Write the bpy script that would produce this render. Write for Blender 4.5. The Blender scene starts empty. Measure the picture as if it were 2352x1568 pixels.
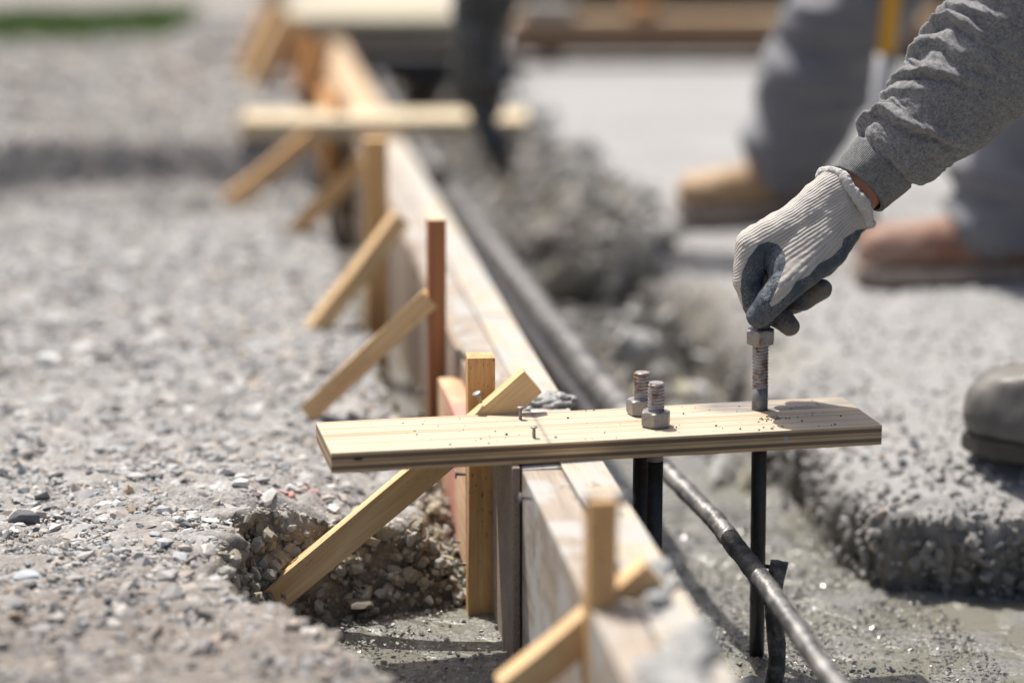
import bpy, bmesh, math, random
import numpy as np
from mathutils import Vector, Matrix

# ------------------------------------------------------------------ camera, sky, sun
scene = bpy.context.scene
COL = scene.collection
random.seed(7)
RNG = np.random.default_rng(7)
CAM_H, PITCH, FPX = 0.84, math.radians(12.5), 85 / 36 * 2352

cam_data = bpy.data.cameras.new("camera")
cam_data.lens, cam_data.sensor_width = 85, 36
cam_data.clip_start, cam_data.clip_end = 0.05, 500
cam_data.dof.use_dof = True
cam_data.dof.focus_distance = 2.385
cam_data.dof.aperture_fstop = 1.7
cam = bpy.data.objects.new("camera", cam_data)
COL.objects.link(cam)
cam.location = (0, 0, CAM_H)
cam.rotation_euler = (math.radians(90) - PITCH, 0, 0)
scene.camera = cam

SUN_DIR = Vector((-0.32, 0.42, 1.12)).normalized()          # towards the sun
world = bpy.data.worlds.new("World")
scene.world = world
world.use_nodes = True
wnt = world.node_tree
wnt.nodes.clear()
sky = wnt.nodes.new("ShaderNodeTexSky")
sky.sky_type = 'NISHITA'
sky.sun_disc = False
sky.sun_elevation = math.asin(SUN_DIR.z)
sky.sun_rotation = math.atan2(SUN_DIR.x, SUN_DIR.y)
sky.air_density, sky.dust_density = 0.8, 5.0
bg = wnt.nodes.new("ShaderNodeBackground")
bg.inputs[1].default_value = 0.098
wo = wnt.nodes.new("ShaderNodeOutputWorld")
wnt.links.new(sky.outputs[0], bg.inputs[0])
wnt.links.new(bg.outputs[0], wo.inputs[0])
sun_data = bpy.data.lights.new("sun", 'SUN')
sun_data.energy, sun_data.angle = 4.0, math.radians(0.5)
sun_data.color = (1.0, 0.96, 0.89)
sun = bpy.data.objects.new("sun", sun_data)
COL.objects.link(sun)
sun.rotation_euler = SUN_DIR.to_track_quat('Z', 'Y').to_euler()
sun.location = (0, 0, 6)
scene.view_settings.view_transform = 'Standard'
scene.view_settings.look = 'None'
scene.view_settings.gamma = 1
scene.view_settings.exposure = 0.52
try:
    scene.cycles.use_denoising = True
    scene.cycles.sample_clamp_indirect = 6
except Exception:
    pass

# ------------------------------------------------------------------ measuring helpers (photo survey -> metres)
def ray(px, py):
    a, b = (px - 1176) / FPX, -(py - 784) / FPX
    return a, math.cos(PITCH) + b * math.sin(PITCH), -math.sin(PITCH) + b * math.cos(PITCH)
def onz(px, py, z):
    r = ray(px, py); t = (z - CAM_H) / r[2]
    return Vector((t * r[0], t * r[1], z))
def ony(px, py, y):
    r = ray(px, py); t = y / r[1]
    return Vector((t * r[0], y, CAM_H + t * r[2]))
V_DIR = Vector((-0.126, 0.992, 0)).normalized()            # along the formwork, away
U_DIR = Vector((V_DIR.y, -V_DIR.x, 0))                     # across it, to the right
ORG = Vector((0.009, 2.2, 0))
def F(u, v, z): return ORG + U_DIR * u + V_DIR * v + Vector((0, 0, z))

def vnoise(p, scale=1.0, seed=0):
    q = np.asarray(p, dtype=np.float64) * scale + seed * 17.31 + 500
    i = np.floor(q).astype(np.int64); f = q - i
    f = f * f * (3 - 2 * f)
    def h(a, b, c):
        n = (a * 73856093) ^ (b * 19349663) ^ (c * 83492791) ^ (seed * 2654435)
        n = (n ^ (n >> 13)) * 1274126177
        n = n & 0x7fffffff
        n = (n ^ (n >> 15)) & 0xffff
        return n / 65535.0
    r = 0
    for a in (0, 1):
        for b in (0, 1):
            for c in (0, 1):
                w = (f[:, 0] if a else 1 - f[:, 0]) * (f[:, 1] if b else 1 - f[:, 1]) * (f[:, 2] if c else 1 - f[:, 2])
                r = r + w * h(i[:, 0] + a, i[:, 1] + b, i[:, 2] + c)
    return r * 2 - 1
def fbm(p, scale=1.0, octv=4, seed=0, gain=.5):
    r, a = 0, 1.0
    for k in range(octv):
        r = r + a * vnoise(p, scale * 2 ** k, seed + k); a *= gain
    return r
def sstep(a, b, x):
    t = np.clip((x - a) / (b - a), 0, 1); return t * t * (3 - 2 * t)

# ------------------------------------------------------------------ object helpers
def mesh_np(name, verts, faces, smooth=False):
    me = bpy.data.meshes.new(name)
    verts = np.asarray(verts, dtype=np.float32); faces = np.asarray(faces, dtype=np.int32)
    n, k = faces.shape
    me.vertices.add(len(verts)); me.vertices.foreach_set("co", verts.ravel())
    me.loops.add(n * k); me.loops.foreach_set("vertex_index", faces.ravel())
    me.polygons.add(n); me.polygons.foreach_set("loop_start", np.arange(0, n * k, k, dtype=np.int32))
    me.polygons.foreach_set("loop_total", np.full(n, k, dtype=np.int32))
    me.polygons.foreach_set("use_smooth", np.full(n, smooth, dtype=bool))
    me.update(calc_edges=True); me.validate()
    return me
def link(name, me, m=None, parent=None, mw=None):
    o = bpy.data.objects.new(name, me); COL.objects.link(o)
    if m: me.materials.append(m)
    if mw is not None: o.matrix_world = mw
    if parent is not None:
        o.parent = parent
        o.matrix_parent_inverse = parent.matrix_world.inverted()
    return o
def tag(o, label=None, cat=None, group=None, kind=None):
    if label: o["label"] = label
    if cat: o["category"] = cat
    if group: o["group"] = group
    if kind: o["kind"] = kind
    return o
def thing(name, loc, label, cat, group=None):
    o = bpy.data.objects.new(name, None); COL.objects.link(o)
    o.empty_display_size = .05
    o.matrix_world = Matrix.Translation(loc)
    return tag(o, label, cat, group)
def add_attr(me, name, vals):
    a = me.attributes.new(name, 'FLOAT', 'POINT'); a.data.foreach_set("value", np.asarray(vals, dtype=np.float32))
def add_col(me, name, cols):
    a = me.attributes.new(name, 'FLOAT_COLOR', 'POINT')
    c = np.ones((len(cols), 4), dtype=np.float32); c[:, :3] = cols
    a.data.foreach_set("color", c.ravel())
def grid_faces(nr, nc, wrap=False):
    r = np.arange(nr - 1)[:, None]; c = np.arange(nc if wrap else nc - 1)[None, :]
    c2 = (c + 1) % nc
    return np.stack([r * nc + c, r * nc + c2, (r + 1) * nc + c2, (r + 1) * nc + c], -1).reshape(-1, 4)
def frame(x, yhint):
    x = Vector(x).normalized(); z = x.cross(Vector(yhint)).normalized(); y = z.cross(x)
    return Matrix((x, y, z)).transposed()
def box_mesh(name, sx, sy, sz, bev=.0012, warp=.0006, seed=0, cuts=0):
    bm = bmesh.new(); bmesh.ops.create_cube(bm, size=1)
    for v in bm.verts: v.co = Vector((v.co.x * sx, v.co.y * sy, v.co.z * sz))
    if cuts:
        es = [e for e in bm.edges if abs((e.verts[0].co - e.verts[1].co).normalized().x) > .9]
        bmesh.ops.subdivide_edges(bm, edges=es, cuts=cuts)
    if bev:
        es = [e for e in bm.edges if len(e.link_faces) == 2 and e.calc_face_angle(0) > .5]
        bmesh.ops.bevel(bm, geom=es, offset=bev, segments=2, affect='EDGES', profile=.6)
    if warp:
        rr = random.Random(seed)
        ph = [rr.random() * 6 for _ in range(6)]
        for v in bm.verts:
            x = v.co.x / max(sx, .01)
            v.co.y += warp * math.sin(x * 5 + ph[0]) + warp * .6 * math.sin(v.co.z * 90 + x * 9 + ph[1])
            v.co.z += warp * math.sin(x * 6 + ph[2]) + warp * .6 * math.sin(v.co.y * 90 + x * 11 + ph[3])
    me = bpy.data.meshes.new(name); bm.to_mesh(me); bm.free()
    return me
def board(name, p0, p1, w, t, whint, m, parent=None, bev=.0012, warp=.0006, cuts=12, seed=0):
    """length p0->p1, width w along whint, thickness t"""
    p0, p1 = Vector(p0), Vector(p1); d = p1 - p0
    R = frame(d, whint).to_4x4()
    me = box_mesh(name, d.length, w, t, bev, warp, seed or len(bpy.data.objects), cuts)
    return link(name, me, m, parent, Matrix.Translation((p0 + p1) / 2) @ R)
def hull_spheres(bm, sph, n=2):
    for c, r in sph:
        bmesh.ops.create_icosphere(bm, subdivisions=n, radius=r, matrix=Matrix.Translation(c))
    bmesh.ops.convex_hull(bm, input=bm.verts[:])
    bmesh.ops.delete(bm, geom=[f for f in bm.faces if not all(len(e.link_faces) == 2 for e in f.edges)], context='FACES') if False else None
    bmesh.ops.delete(bm, geom=[v for v in bm.verts if not v.link_faces], context='VERTS')
def blob_mesh(name, groups, voxel, smooth_it=4, factor=.5, n=2):
    """groups of (centre, radius) spheres, each group a hull, all fused into one skin"""
    bm = bmesh.new()
    for g in groups:
        b2 = bmesh.new(); hull_spheres(b2, g, n)
        tmp = bpy.data.meshes.new("t"); b2.to_mesh(tmp); b2.free(); bm.from_mesh(tmp); bpy.data.meshes.remove(tmp)
    me = bpy.data.meshes.new(name); bm.to_mesh(me); bm.free()
    o = bpy.data.objects.new("tmp", me); COL.objects.link(o)
    md = o.modifiers.new("r", 'REMESH'); md.mode = 'VOXEL'; md.voxel_size = voxel; md.use_smooth_shade = True
    ms = o.modifiers.new("s", 'SMOOTH'); ms.iterations = smooth_it; ms.factor = factor
    dg = bpy.context.evaluated_depsgraph_get()
    out = bpy.data.meshes.new_from_object(o.evaluated_get(dg)); out.name = name
    bpy.data.objects.remove(o); bpy.data.meshes.remove(me)
    for p in out.polygons: p.use_smooth = True
    return out
def chain(pts):
    return [[pts[i], pts[i + 1]] for i in range(len(pts) - 1)]
def get_co(me):
    a = np.empty(len(me.vertices) * 3, dtype=np.float32); me.vertices.foreach_get("co", a); return a.reshape(-1, 3).astype(np.float64)
def get_no(me):
    a = np.empty(len(me.vertices) * 3, dtype=np.float32); me.vertices.foreach_get("normal", a); return a.reshape(-1, 3).astype(np.float64)
def set_co(me, co):
    me.vertices.foreach_set("co", np.asarray(co, dtype=np.float32).ravel()); me.update()
def tube(path, radii, nseg=16, ell=None):
    """numpy tube around a path, ends capped by pinching"""
    P = np.array([list(p) for p in path], dtype=float); n = len(P)
    R = np.broadcast_to(np.asarray(radii, dtype=float), (n,)).copy()
    T = np.gradient(P, axis=0); T /= np.linalg.norm(T, axis=1)[:, None]
    up = np.array([0, 0, 1.0]) if abs(T[0][2]) < .9 else np.array([0, 1.0, 0])
    A = np.cross(T, up); A /= np.linalg.norm(A, axis=1)[:, None]; B = np.cross(A, T)
    th = np.linspace(0, 2 * np.pi, nseg, endpoint=False)
    V = P[:, None, :] + R[:, None, None] * (np.cos(th)[None, :, None] * A[:, None, :] + np.sin(th)[None, :, None] * B[:, None, :])
    return V.reshape(-1, 3), grid_faces(n, nseg, True)
def capped(path, radii, nseg=16):
    path = list(path); radii = list(np.broadcast_to(np.asarray(radii, dtype=float), (len(path),)))
    path = [path[0]] + path + [path[-1]]
    e = (Vector(path[2]) - Vector(path[1])).normalized() * 1e-5; path[0] = Vector(path[1]) - e
    e = (Vector(path[-2]) - Vector(path[-3])).normalized() * 1e-5; path[-1] = Vector(path[-2]) + e
    return tube(path, [1e-6] + radii + [1e-6], nseg)

# ------------------------------------------------------------------ material helpers
class N:
    def __init__(s, name):
        s.m = bpy.data.materials.new(name); s.m.use_nodes = True
        s.t = s.m.node_tree; s.t.nodes.clear()
        s.out = s.t.nodes.new("ShaderNodeOutputMaterial")
        s.b = s.t.nodes.new("ShaderNodeBsdfPrincipled")
        s.t.links.new(s.b.outputs[0], s.out.inputs[0])
    def n(s, typ, **kw):
        x = s.t.nodes.new(typ)
        for k, v in kw.items(): setattr(x, k, v)
        return x
    def l(s, a, b): s.t.links.new(a, b)
    def val(s, inp, v):
        if hasattr(v, 'is_linked') or hasattr(v, 'links'): s.l(v, inp)
        else: inp.default_value = v
    def coord(s, which="Object", scale=(1, 1, 1), rnd=True):
        c = s.n("ShaderNodeTexCoord").outputs[which]
        mp = s.n("ShaderNodeMapping"); mp.inputs['Scale'].default_value = scale
        s.l(c, mp.inputs[0])
        if rnd:
            oi = s.n("ShaderNodeObjectInfo"); ml = s.n("ShaderNodeMath", operation='MULTIPLY'); ml.inputs[1].default_value = 37.0
            s.l(oi.outputs['Random'], ml.inputs[0]); s.l(ml.outputs[0], mp.inputs['Location'])
        return mp.outputs[0]
    def noise(s, vec, scale, detail=4, rough=.55, dist=0):
        x = s.n("ShaderNodeTexNoise"); x.inputs['Scale'].default_value = scale; x.inputs['Detail'].default_value = detail
        x.inputs['Roughness'].default_value = rough; x.inputs['Distortion'].default_value = dist
        s.l(vec, x.inputs['Vector']); return x.outputs[0]
    def ramp(s, fac, stops, interp='LINEAR'):
        x = s.n("ShaderNodeValToRGB"); x.color_ramp.interpolation = interp
        e = x.color_ramp.elements
        while len(e) < len(stops): e.new(.5)
        for i, (p, c) in enumerate(stops):
            e[i].position = p; e[i].color = (c, c, c, 1) if isinstance(c, (int, float)) else (*c, 1)
        s.l(fac, x.inputs[0]); return x.outputs[0]
    def mix(s, fac, a, b, blend='MIX'):
        x = s.n("ShaderNodeMix", data_type='RGBA', blend_type=blend)
        s.val(x.inputs[0], fac)
        for inp, v in ((x.inputs[6], a), (x.inputs[7], b)):
            if isinstance(v, tuple): inp.default_value = (*v, 1)
            else: s.l(v, inp)
        return x.outputs[2]
    def math(s, op, a, b=0.0, c=None):
        x = s.n("ShaderNodeMath", operation=op); s.val(x.inputs[0], a); s.val(x.inputs[1], b)
        if c is not None: s.val(x.inputs[2], c)
        return x.outputs[0]
    def attr(s, name, out='Fac'):
        x = s.n("ShaderNodeAttribute"); x.attribute_name = name; return x.outputs[out]
    def bump(s, h, strength=.3, dist=.002, normal=None):
        x = s.n("ShaderNodeBump"); x.inputs['Strength'].default_value = strength; x.inputs['Distance'].default_value = dist
        s.l(h, x.inputs['Height'])
        if normal: s.l(normal, x.inputs['Normal'])
        return x.outputs[0]
    def fin(s, col=None, rough=.6, metal=0.0, normal=None, spec=None, sheen=None):
        if col is not None:
            if isinstance(col, tuple): s.b.inputs['Base Color'].default_value = (*col, 1)
            else: s.l(col, s.b.inputs['Base Color'])
        s.val(s.b.inputs['Roughness'], rough); s.val(s.b.inputs['Metallic'], metal)
        if normal: s.l(normal, s.b.inputs['Normal'])
        if spec is not None: s.b.inputs['Specular IOR Level'].default_value = spec
        if sheen: s.b.inputs['Sheen Weight'].default_value = sheen; s.b.inputs['Sheen Roughness'].default_value = .6
        return s.m

def wood(name, light, dark, speck=.0, cement=.0, grain=1.0, rough=.65):
    k = N(name)
    v = k.coord(scale=(2.2, 30, 30))
    g = k.noise(v, 3.0 * grain, 5, .6, .4)
    fine = k.noise(k.coord(scale=(5, 260, 260)), 2.0, 3, .6)
    blot = k.noise(k.coord(scale=(4, 9, 9)), 2.5, 3)
    c = k.mix(k.ramp(g, [(.36, 0.0), (.66, 1.0)]), light, dark)
    c = k.mix(k.ramp(fine, [(.52, 0.0), (.72, .45)]), c, tuple(x * .62 for x in dark))
    c = k.mix(k.ramp(blot, [(.4, .0), (.75, .35)]), c, dark)
    if cement > .3:
        ds = k.noise(k.coord(scale=(9, 20, 20)), 1.7, 4, .6)
        c = k.mix(k.ramp(ds, [(.62, 0.0), (.70, .75)]), c, (.10, .085, .07))
    h = k.math('ADD', g, k.math('MULTIPLY', fine, .8))
    if speck:
        sp = k.noise(k.coord(scale=(60, 120, 120)), 1.6, 4, .7)
        zone = k.noise(k.coord(scale=(5, 8, 8)), 1.5, 2)
        f = k.math('MULTIPLY', k.ramp(sp, [(.60, 0.0), (.66, 1.0)]), k.ramp(zone, [(.62 - speck * .35, 0.0), (.80 - speck * .35, 1.0)]))
        c = k.mix(f, c, (.09, .075, .06))
    if cement:
        cn = k.noise(k.coord(scale=(11, 14, 14)), 1.5, 5, .65)
        f = k.ramp(cn, [(.63 - cement * .3, 0.0), (.72 - cement * .3, .9)])
        c = k.mix(f, c, (.40, .39, .37))
    return k.fin(c, rough, normal=k.bump(h, .35, .0012))
M = {}
M['stake'] = wood("stake_wood", (.70, .45, .20), (.48, .26, .10), speck=.6)
M['brace'] = wood("brace_wood", (.74, .54, .29), (.56, .35, .165), speck=.5)
M['pale'] = wood("pale_timber", (.55, .485, .385), (.41, .34, .25), speck=.5, cement=.62)
M['cream'] = wood("cream_timber", (.66, .56, .39), (.56, .44, .27))
M['dirty'] = wood("dirty_timber", (.40, .335, .27), (.27, .215, .165), speck=.5, cement=.48)
M['redstake'] = wood("reddish_timber", (.46, .20, .08), (.28, .105, .035))
def sunlit_end(m):  # pale end grain, with the sunlight on the stake top painted in
    t = m.node_tree; b = next(n for n in t.nodes if n.type == 'BSDF_PRINCIPLED'); src = b.inputs['Base Color'].links[0].from_socket
    tc = t.nodes.new("ShaderNodeTexCoord"); sp = t.nodes.new("ShaderNodeSeparateXYZ"); t.links.new(tc.outputs['Normal'], sp.inputs[0])
    cp = t.nodes.new("ShaderNodeMath"); cp.operation = 'GREATER_THAN'; cp.inputs[1].default_value = .8; t.links.new(sp.outputs[0], cp.inputs[0])
    mx = t.nodes.new("ShaderNodeMix"); mx.data_type = 'RGBA'; t.links.new(cp.outputs[0], mx.inputs[0]); t.links.new(src, mx.inputs[6]); mx.inputs[7].default_value = (.62, .47, .30, 1)
    t.links.new(mx.outputs[2], b.inputs['Base Color'])
sunlit_end(M['redstake'])
M['orange'] = wood("orange_timber", (.60, .31, .11), (.42, .19, .06))

def mk_redboard():
    k = N("red_sprayed_board")
    g = k.noise(k.coord(scale=(2.2, 30, 30)), 3, 5, .6, .4)
    c = k.mix(k.ramp(g, [(.35, 0.0), (.65, 1.0)]), (.72, .50, .32), (.55, .33, .18))
    zone = k.noise(k.coord(scale=(7, 9, 9), rnd=False), 1.3, 4, .6)
    sx = k.n("ShaderNodeSeparateXYZ"); k.l(k.n("ShaderNodeTexCoord").outputs['Object'], sx.inputs[0])
    z2 = k.math('SUBTRACT', k.math('ADD', zone, .12), k.math('MULTIPLY', k.math('ABSOLUTE', k.math('SUBTRACT', sx.outputs[0], .0)), 2.6))
    c = k.mix(k.ramp(z2, [(.40, 0.0), (.58, .8)]), c, (.55, .20, .17))
    return k.fin(c, .7, normal=k.bump(g, .3, .001))
M['redboard'] = mk_redboard()

def mk_plywood():
    k = N("plywood_strip")
    tc = k.n("ShaderNodeTexCoord").outputs['Object']
    s3 = k.n("ShaderNodeSeparateXYZ"); k.l(tc, s3.inputs[0])
    X, Y, Z = s3.outputs
    # top: close grain, a few long resin lines
    mp = k.n("ShaderNodeMapping"); mp.inputs['Scale'].default_value = (3.0, 70, 20); k.l(tc, mp.inputs[0])
    g = k.noise(mp.outputs[0], 2.0, 5, .55, .3)
    mp2 = k.n("ShaderNodeMapping"); mp2.inputs['Scale'].default_value = (1.1, 60, 4); k.l(tc, mp2.inputs[0])
    wob = k.noise(mp2.outputs[0], 1.2, 2)
    ymap = k.n("ShaderNodeMapping"); ymap.inputs['Scale'].default_value = (.25, 24, 0); k.l(tc, ymap.inputs[0])
    yy = k.math('ADD', k.math('ADD', k.math('MULTIPLY', Y, 36.0), k.math('MULTIPLY', wob, .4)), k.math('MULTIPLY', k.noise(ymap.outputs[0], 1.0, 2), 2.6))
    fr = k.math('ABSOLUTE', k.math('SUBTRACT', k.math('FRACT', yy), .5))
    line = k.ramp(fr, [(.0, 1.0), (.05, .95), (.10, 0.0)])
    brk = k.noise(mp2.outputs[0], 4.0, 3)
    line = k.math('MULTIPLY', line, k.ramp(brk, [(.38, 0.3), (.55, 1.0)]))
    top = k.mix(k.ramp(g, [(.3, 0.0), (.7, 1.0)]), (.545, .465, .355), (.465, .385, .27))
    top = k.mix(k.math('MULTIPLY', line, .72), top, (.36, .20, .085))
    pen = k.math('ABSOLUTE', k.math('ADD', k.math('SUBTRACT', X, -.058), k.math('MULTIPLY', Y, -.06)))
    top = k.mix(k.ramp(pen, [(.0006, .55), (.0012, 0.0)]), top, (.10, .095, .10))
    blot = k.noise(tc, 21, 4, .6)
    top = k.mix(k.ramp(blot, [(.56, 0.0), (.74, .35)]), top, (.36, .30, .22))
    # damp grey stain towards the far right corner, follows the grain
    mp3 = k.n("ShaderNodeMapping"); mp3.inputs['Scale'].default_value = (9, 60, 1); k.l(tc, mp3.inputs[0])
    st = k.noise(mp3.outputs[0], 1.2, 4, .6)
    sx = k.ramp(k.math('ADD', k.math('MULTIPLY', X, 4), k.math('MULTIPLY', st, .12)), [(.46, 0.0), (.60, 1.0)])
    sy = k.ramp(k.math('ADD', k.math('MULTIPLY', Y, 10), .3), [(.44, 0.0), (.48, 1.0)])
    stain = k.math('MULTIPLY', sx, sy)
    top = k.mix(k.math('MULTIPLY', stain, k.ramp(st, [(.38, .35), (.6, .95)])), top, (.17, .155, .15))
    # edge: glued plies
    zz = k.math('ADD', k.math('DIVIDE', k.math('ADD', Z, .0098), .0196), k.math('MULTIPLY', wob, .012))
    ply = k.ramp(zz, [(0, (.60, .42, .22)), (.17, (.55, .37, .19)), (.20, (.13, .085, .048)), (.36, (.16, .105, .06)),
                      (.385, (.62, .45, .25)), (.53, (.56, .39, .20)), (.555, (.15, .10, .055)), (.60, (.60, .43, .23)),
                      (.66, (.50, .33, .17)), (.69, (.125, .082, .045)), (.86, (.17, .11, .062)), (.885, (.64, .47, .27)), (1, (.7, .54, .33))], 'LINEAR')
    en = k.noise(mp.outputs[0], 5.0, 4, .6)
    ply = k.mix(k.ramp(en, [(.35, 0.0), (.75, .5)]), ply, (.16, .11, .07))
    # greyer towards both ends
    grey = k.ramp(k.math('ABSOLUTE', k.math('ADD', X, .02)), [(.10, 0.0), (.26, .35)])
    ply = k.mix(grey, ply, k.mix(.5, ply, (.27, .235, .19)))
    hx = k.math('POWER', k.math('DIVIDE', k.math('ADD', X, .2445), .0052), 2.0)
    hz = k.math('POWER', k.math('DIVIDE', k.math('SUBTRACT', Z, .0035), .0017), 2.0)
    ply = k.mix(k.ramp(k.math('ADD', hx, hz), [(.7, 1.0), (1.0, 0.0)]), ply, (.012, .009, .008))
    # cement splashes
    sp = k.n("ShaderNodeTexVoronoi"); sp.inputs['Scale'].default_value = 95; k.l(tc, sp.inputs['Vector'])
    spn = k.noise(tc, 16, 3)
    sz = k.math('MULTIPLY', k.ramp(spn, [(.52, 0.0), (.66, .34)]), k.ramp(X, [(-.0, .25), (.12, 1.0)]))
    spl = k.math('LESS_THAN', sp.outputs['Distance'], sz)
    ply = k.mix(spl, ply, (.33, .35, .37))
    sn = k.noise(tc, 230, 2, .5)
    top = k.mix(k.ramp(sn, [(.735, 0.0), (.76, 1.0)]), top, (.16, .15, .14))
    gm = k.n("ShaderNodeSeparateXYZ"); k.l(k.n("ShaderNodeTexCoord").outputs['Normal'], gm.inputs[0])
    up = k.ramp(k.math('ABSOLUTE', gm.outputs[2]), [(.55, 0.0), (.75, 1.0)])
    c = k.mix(up, ply, top)
    return k.fin(c, .6, normal=k.bump(k.math('ADD', g, k.math('MULTIPLY', line, -.6)), .25, .0008))
M['ply'] = mk_plywood()

def mk_sheath():
    k = N("weathered_sheathing")
    tc = k.coord(scale=(1, 1, 1))
    a = k.noise(tc, 420, 3, .7); b = k.noise(tc, 26, 4, .6)
    c = k.mix(k.ramp(b, [(.35, 0.0), (.7, 1.0)]), (.36, .28, .21), (.25, .19, .145))
    c = k.mix(k.ramp(a, [(.53, 0.0), (.68, .8)]), c, (.07, .055, .045))
    return k.fin(c, .8, normal=k.bump(a, .7, .0015))
M['sheath'] = mk_sheath()

def mk_metal(name, base, rust, amt, rough=.42, metal=.85, scale=120, dark=None):
    k = N(name)
    tc = k.coord(scale=(1, 1, 1))
    r = k.noise(tc, scale, 5, .65); s = k.noise(tc, scale * .25, 3)
    f = k.ramp(k.math('ADD', k.math('MULTIPLY', r, .6), k.math('MULTIPLY', s, .4)), [(.62 - amt * .28, 0.0), (.70 - amt * .2, 1.0)])
    c = k.mix(f, base, rust)
    if dark: c = k.mix(k.ramp(k.noise(tc, scale * 3, 2), [(.5, 0.0), (.7, .7)]), c, dark)
    return k.fin(c, k.math('ADD', k.math('MULTIPLY', f, .35), rough), k.math('SUBTRACT', metal, k.math('MULTIPLY', f, metal * .9)), k.bump(r, .25, .0005))
M['thread'] = mk_metal("rusty_thread", (.36, .34, .335), (.17, .085, .045), .42, .42, .55)
M['nut'] = mk_metal("dull_zinc_nut", (.31, .295, .285), (.30, .13, .03), .18, .48, .45, 70, (.17, .16, .15))
M['shaft'] = mk_metal("dark_steel_shaft", (.035, .035, .038), (.055, .042, .035), .4, .42, .5, 150)
M['dryshaft'] = mk_metal("dry_steel_shaft", (.20, .20, .205), (.17, .10, .06), .3, .5, .35, 110, (.09, .09, .09))
M['nail'] = mk_metal("nail_steel", (.27, .265, .26), (.17, .12, .09), .4, .5, .5)

def mk_rebar():
    k = N("muddy_rebar")
    tc = k.coord(scale=(1, 1, 1))
    a = k.noise(tc, 40, 5, .65); b = k.noise(tc, 300, 2)
    c = k.mix(k.ramp(a, [(.42, 0.0), (.6, 1.0)]), (.085, .085, .088), (.25, .243, .23))
    c = k.mix(k.ramp(b, [(.55, 0.0), (.72, .6)]), c, (.10, .085, .07))
    return k.fin(c, .42, .25, k.bump(b, .3, .0008))
M['rebar'] = mk_rebar()

def mk_stone():
    k = N("crushed_stone")
    c = k.attr("tint", 'Color')
    n = k.noise(k.coord(scale=(1, 1, 1), rnd=False), 260, 4, .6)
    c = k.mix(.55, c, k.mix(n, (.55, .55, .55), (1.35, 1.35, 1.35)), 'MULTIPLY')
    return k.fin(c, .78, normal=k.bump(n, .35, .0012), spec=.3)
M['stone'] = mk_stone()

def mk_dirt():
    k = N("gravelly_dirt")
    tc = k.coord(scale=(1, 1, 1), rnd=False)
    a = k.noise(tc, 260, 4, .65); b = k.noise(tc, 3.2, 4, .6); c2 = k.noise(tc, 32, 4, .65)
    c = k.mix(k.ramp(b, [(.35, 0.0), (.68, 1.0)]), (.385, .375, .36), (.345, .325, .305))
    c = k.mix(k.ramp(a, [(.35, 0.0), (.7, 1.0)]), c, (.19, .175, .16))
    c = k.mix(k.ramp(c2, [(.5, 0.0), (.68, .75)]), c, (.50, .50, .49))
    sp_ = k.n("ShaderNodeSeparateXYZ"); k.l(tc, sp_.inputs[0])
    c = k.mix(k.ramp(k.math('MULTIPLY', sp_.outputs[1], .1), [(.195, .9), (.235, 0.0), (.44, 0.0), (.46, .55)]), c, k.mix(1.0, c, (.74, .68, .63), 'MULTIPLY'))
    c = k.mix(k.attr("clay"), c, (.33, .275, .195))
    return k.fin(c, .85, normal=k.bump(k.math('ADD', a, c2), .7, .004), spec=.25)
M['dirt'] = mk_dirt()

def mk_bank():
    k = N("lean_concrete_ground")
    tc = k.coord(scale=(1, 1, 1), rnd=False)
    a = k.noise(tc, 170, 5, .65); b = k.noise(tc, 5, 4, .6); c2 = k.noise(tc, 45, 4, .6)
    c = k.mix(k.ramp(b, [(.35, 0.0), (.7, 1.0)]), (.325, .322, .315), (.275, .27, .262))
    c = k.mix(k.ramp(c2, [(.50, 0.0), (.66, .5)]), c, (.225, .22, .213))
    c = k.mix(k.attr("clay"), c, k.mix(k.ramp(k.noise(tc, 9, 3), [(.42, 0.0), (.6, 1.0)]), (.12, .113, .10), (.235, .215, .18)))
    return k.fin(c, .85, normal=k.bump(k.math('ADD', a, c2), .6, .003), spec=.25)
M['bank'] = mk_bank()

def mk_slurry():
    k = N("wet_concrete_slurry")
    tc = k.coord(scale=(1, 1, 1), rnd=False)
    a = k.noise(tc, 240, 4, .65); b = k.noise(tc, 9, 4, .6, .6); c2 = k.noise(tc, 60, 4, .6)
    wet = k.ramp(b, [(.44, 0.0), (.56, 1.0)])
    c = k.mix(k.ramp(a, [(.35, 0.0), (.7, 1.0)]), (.29, .285, .27), (.17, .165, .158))
    c = k.mix(wet, c, (.20, .196, .163))
    h = k.math('ADD', k.math('MULTIPLY', a, 1.0), c2)
    h = k.math('MULTIPLY', h, k.math('SUBTRACT', 1.15, wet))
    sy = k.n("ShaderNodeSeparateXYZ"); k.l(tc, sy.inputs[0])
    shaded_soil = k.ramp(k.math('ADD', k.math('MULTIPLY', sy.outputs[1], .1), k.math('MULTIPLY', b, .06)), [(.335, 0.0), (.385, 1.0)])  # far bare soil, its shade painted into the brown
    c = k.mix(shaded_soil, c, k.mix(k.ramp(c2, [(.35, 0.0), (.65, 1.0)]), (.145, .125, .098), (.085, .075, .062)))
    rg = k.math('SUBTRACT', .38, k.math('MULTIPLY', wet, .22))
    return k.fin(c, k.math('ADD', rg, k.math('MULTIPLY', shaded_soil, .5)), normal=k.bump(h, .9, .005), spec=.6)
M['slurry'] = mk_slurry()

def mk_wetlump():
    k = N("fresh_concrete")
    tc = k.coord(scale=(1, 1, 1))
    a = k.noise(tc, 120, 4, .65)
    c = k.mix(k.ramp(a, [(.35, 0.0), (.7, 1.0)]), (.40, .40, .385), (.15, .15, .145))
    return k.fin(c, .45, normal=k.bump(a, .9, .005))
M['lump'] = mk_wetlump()

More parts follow.
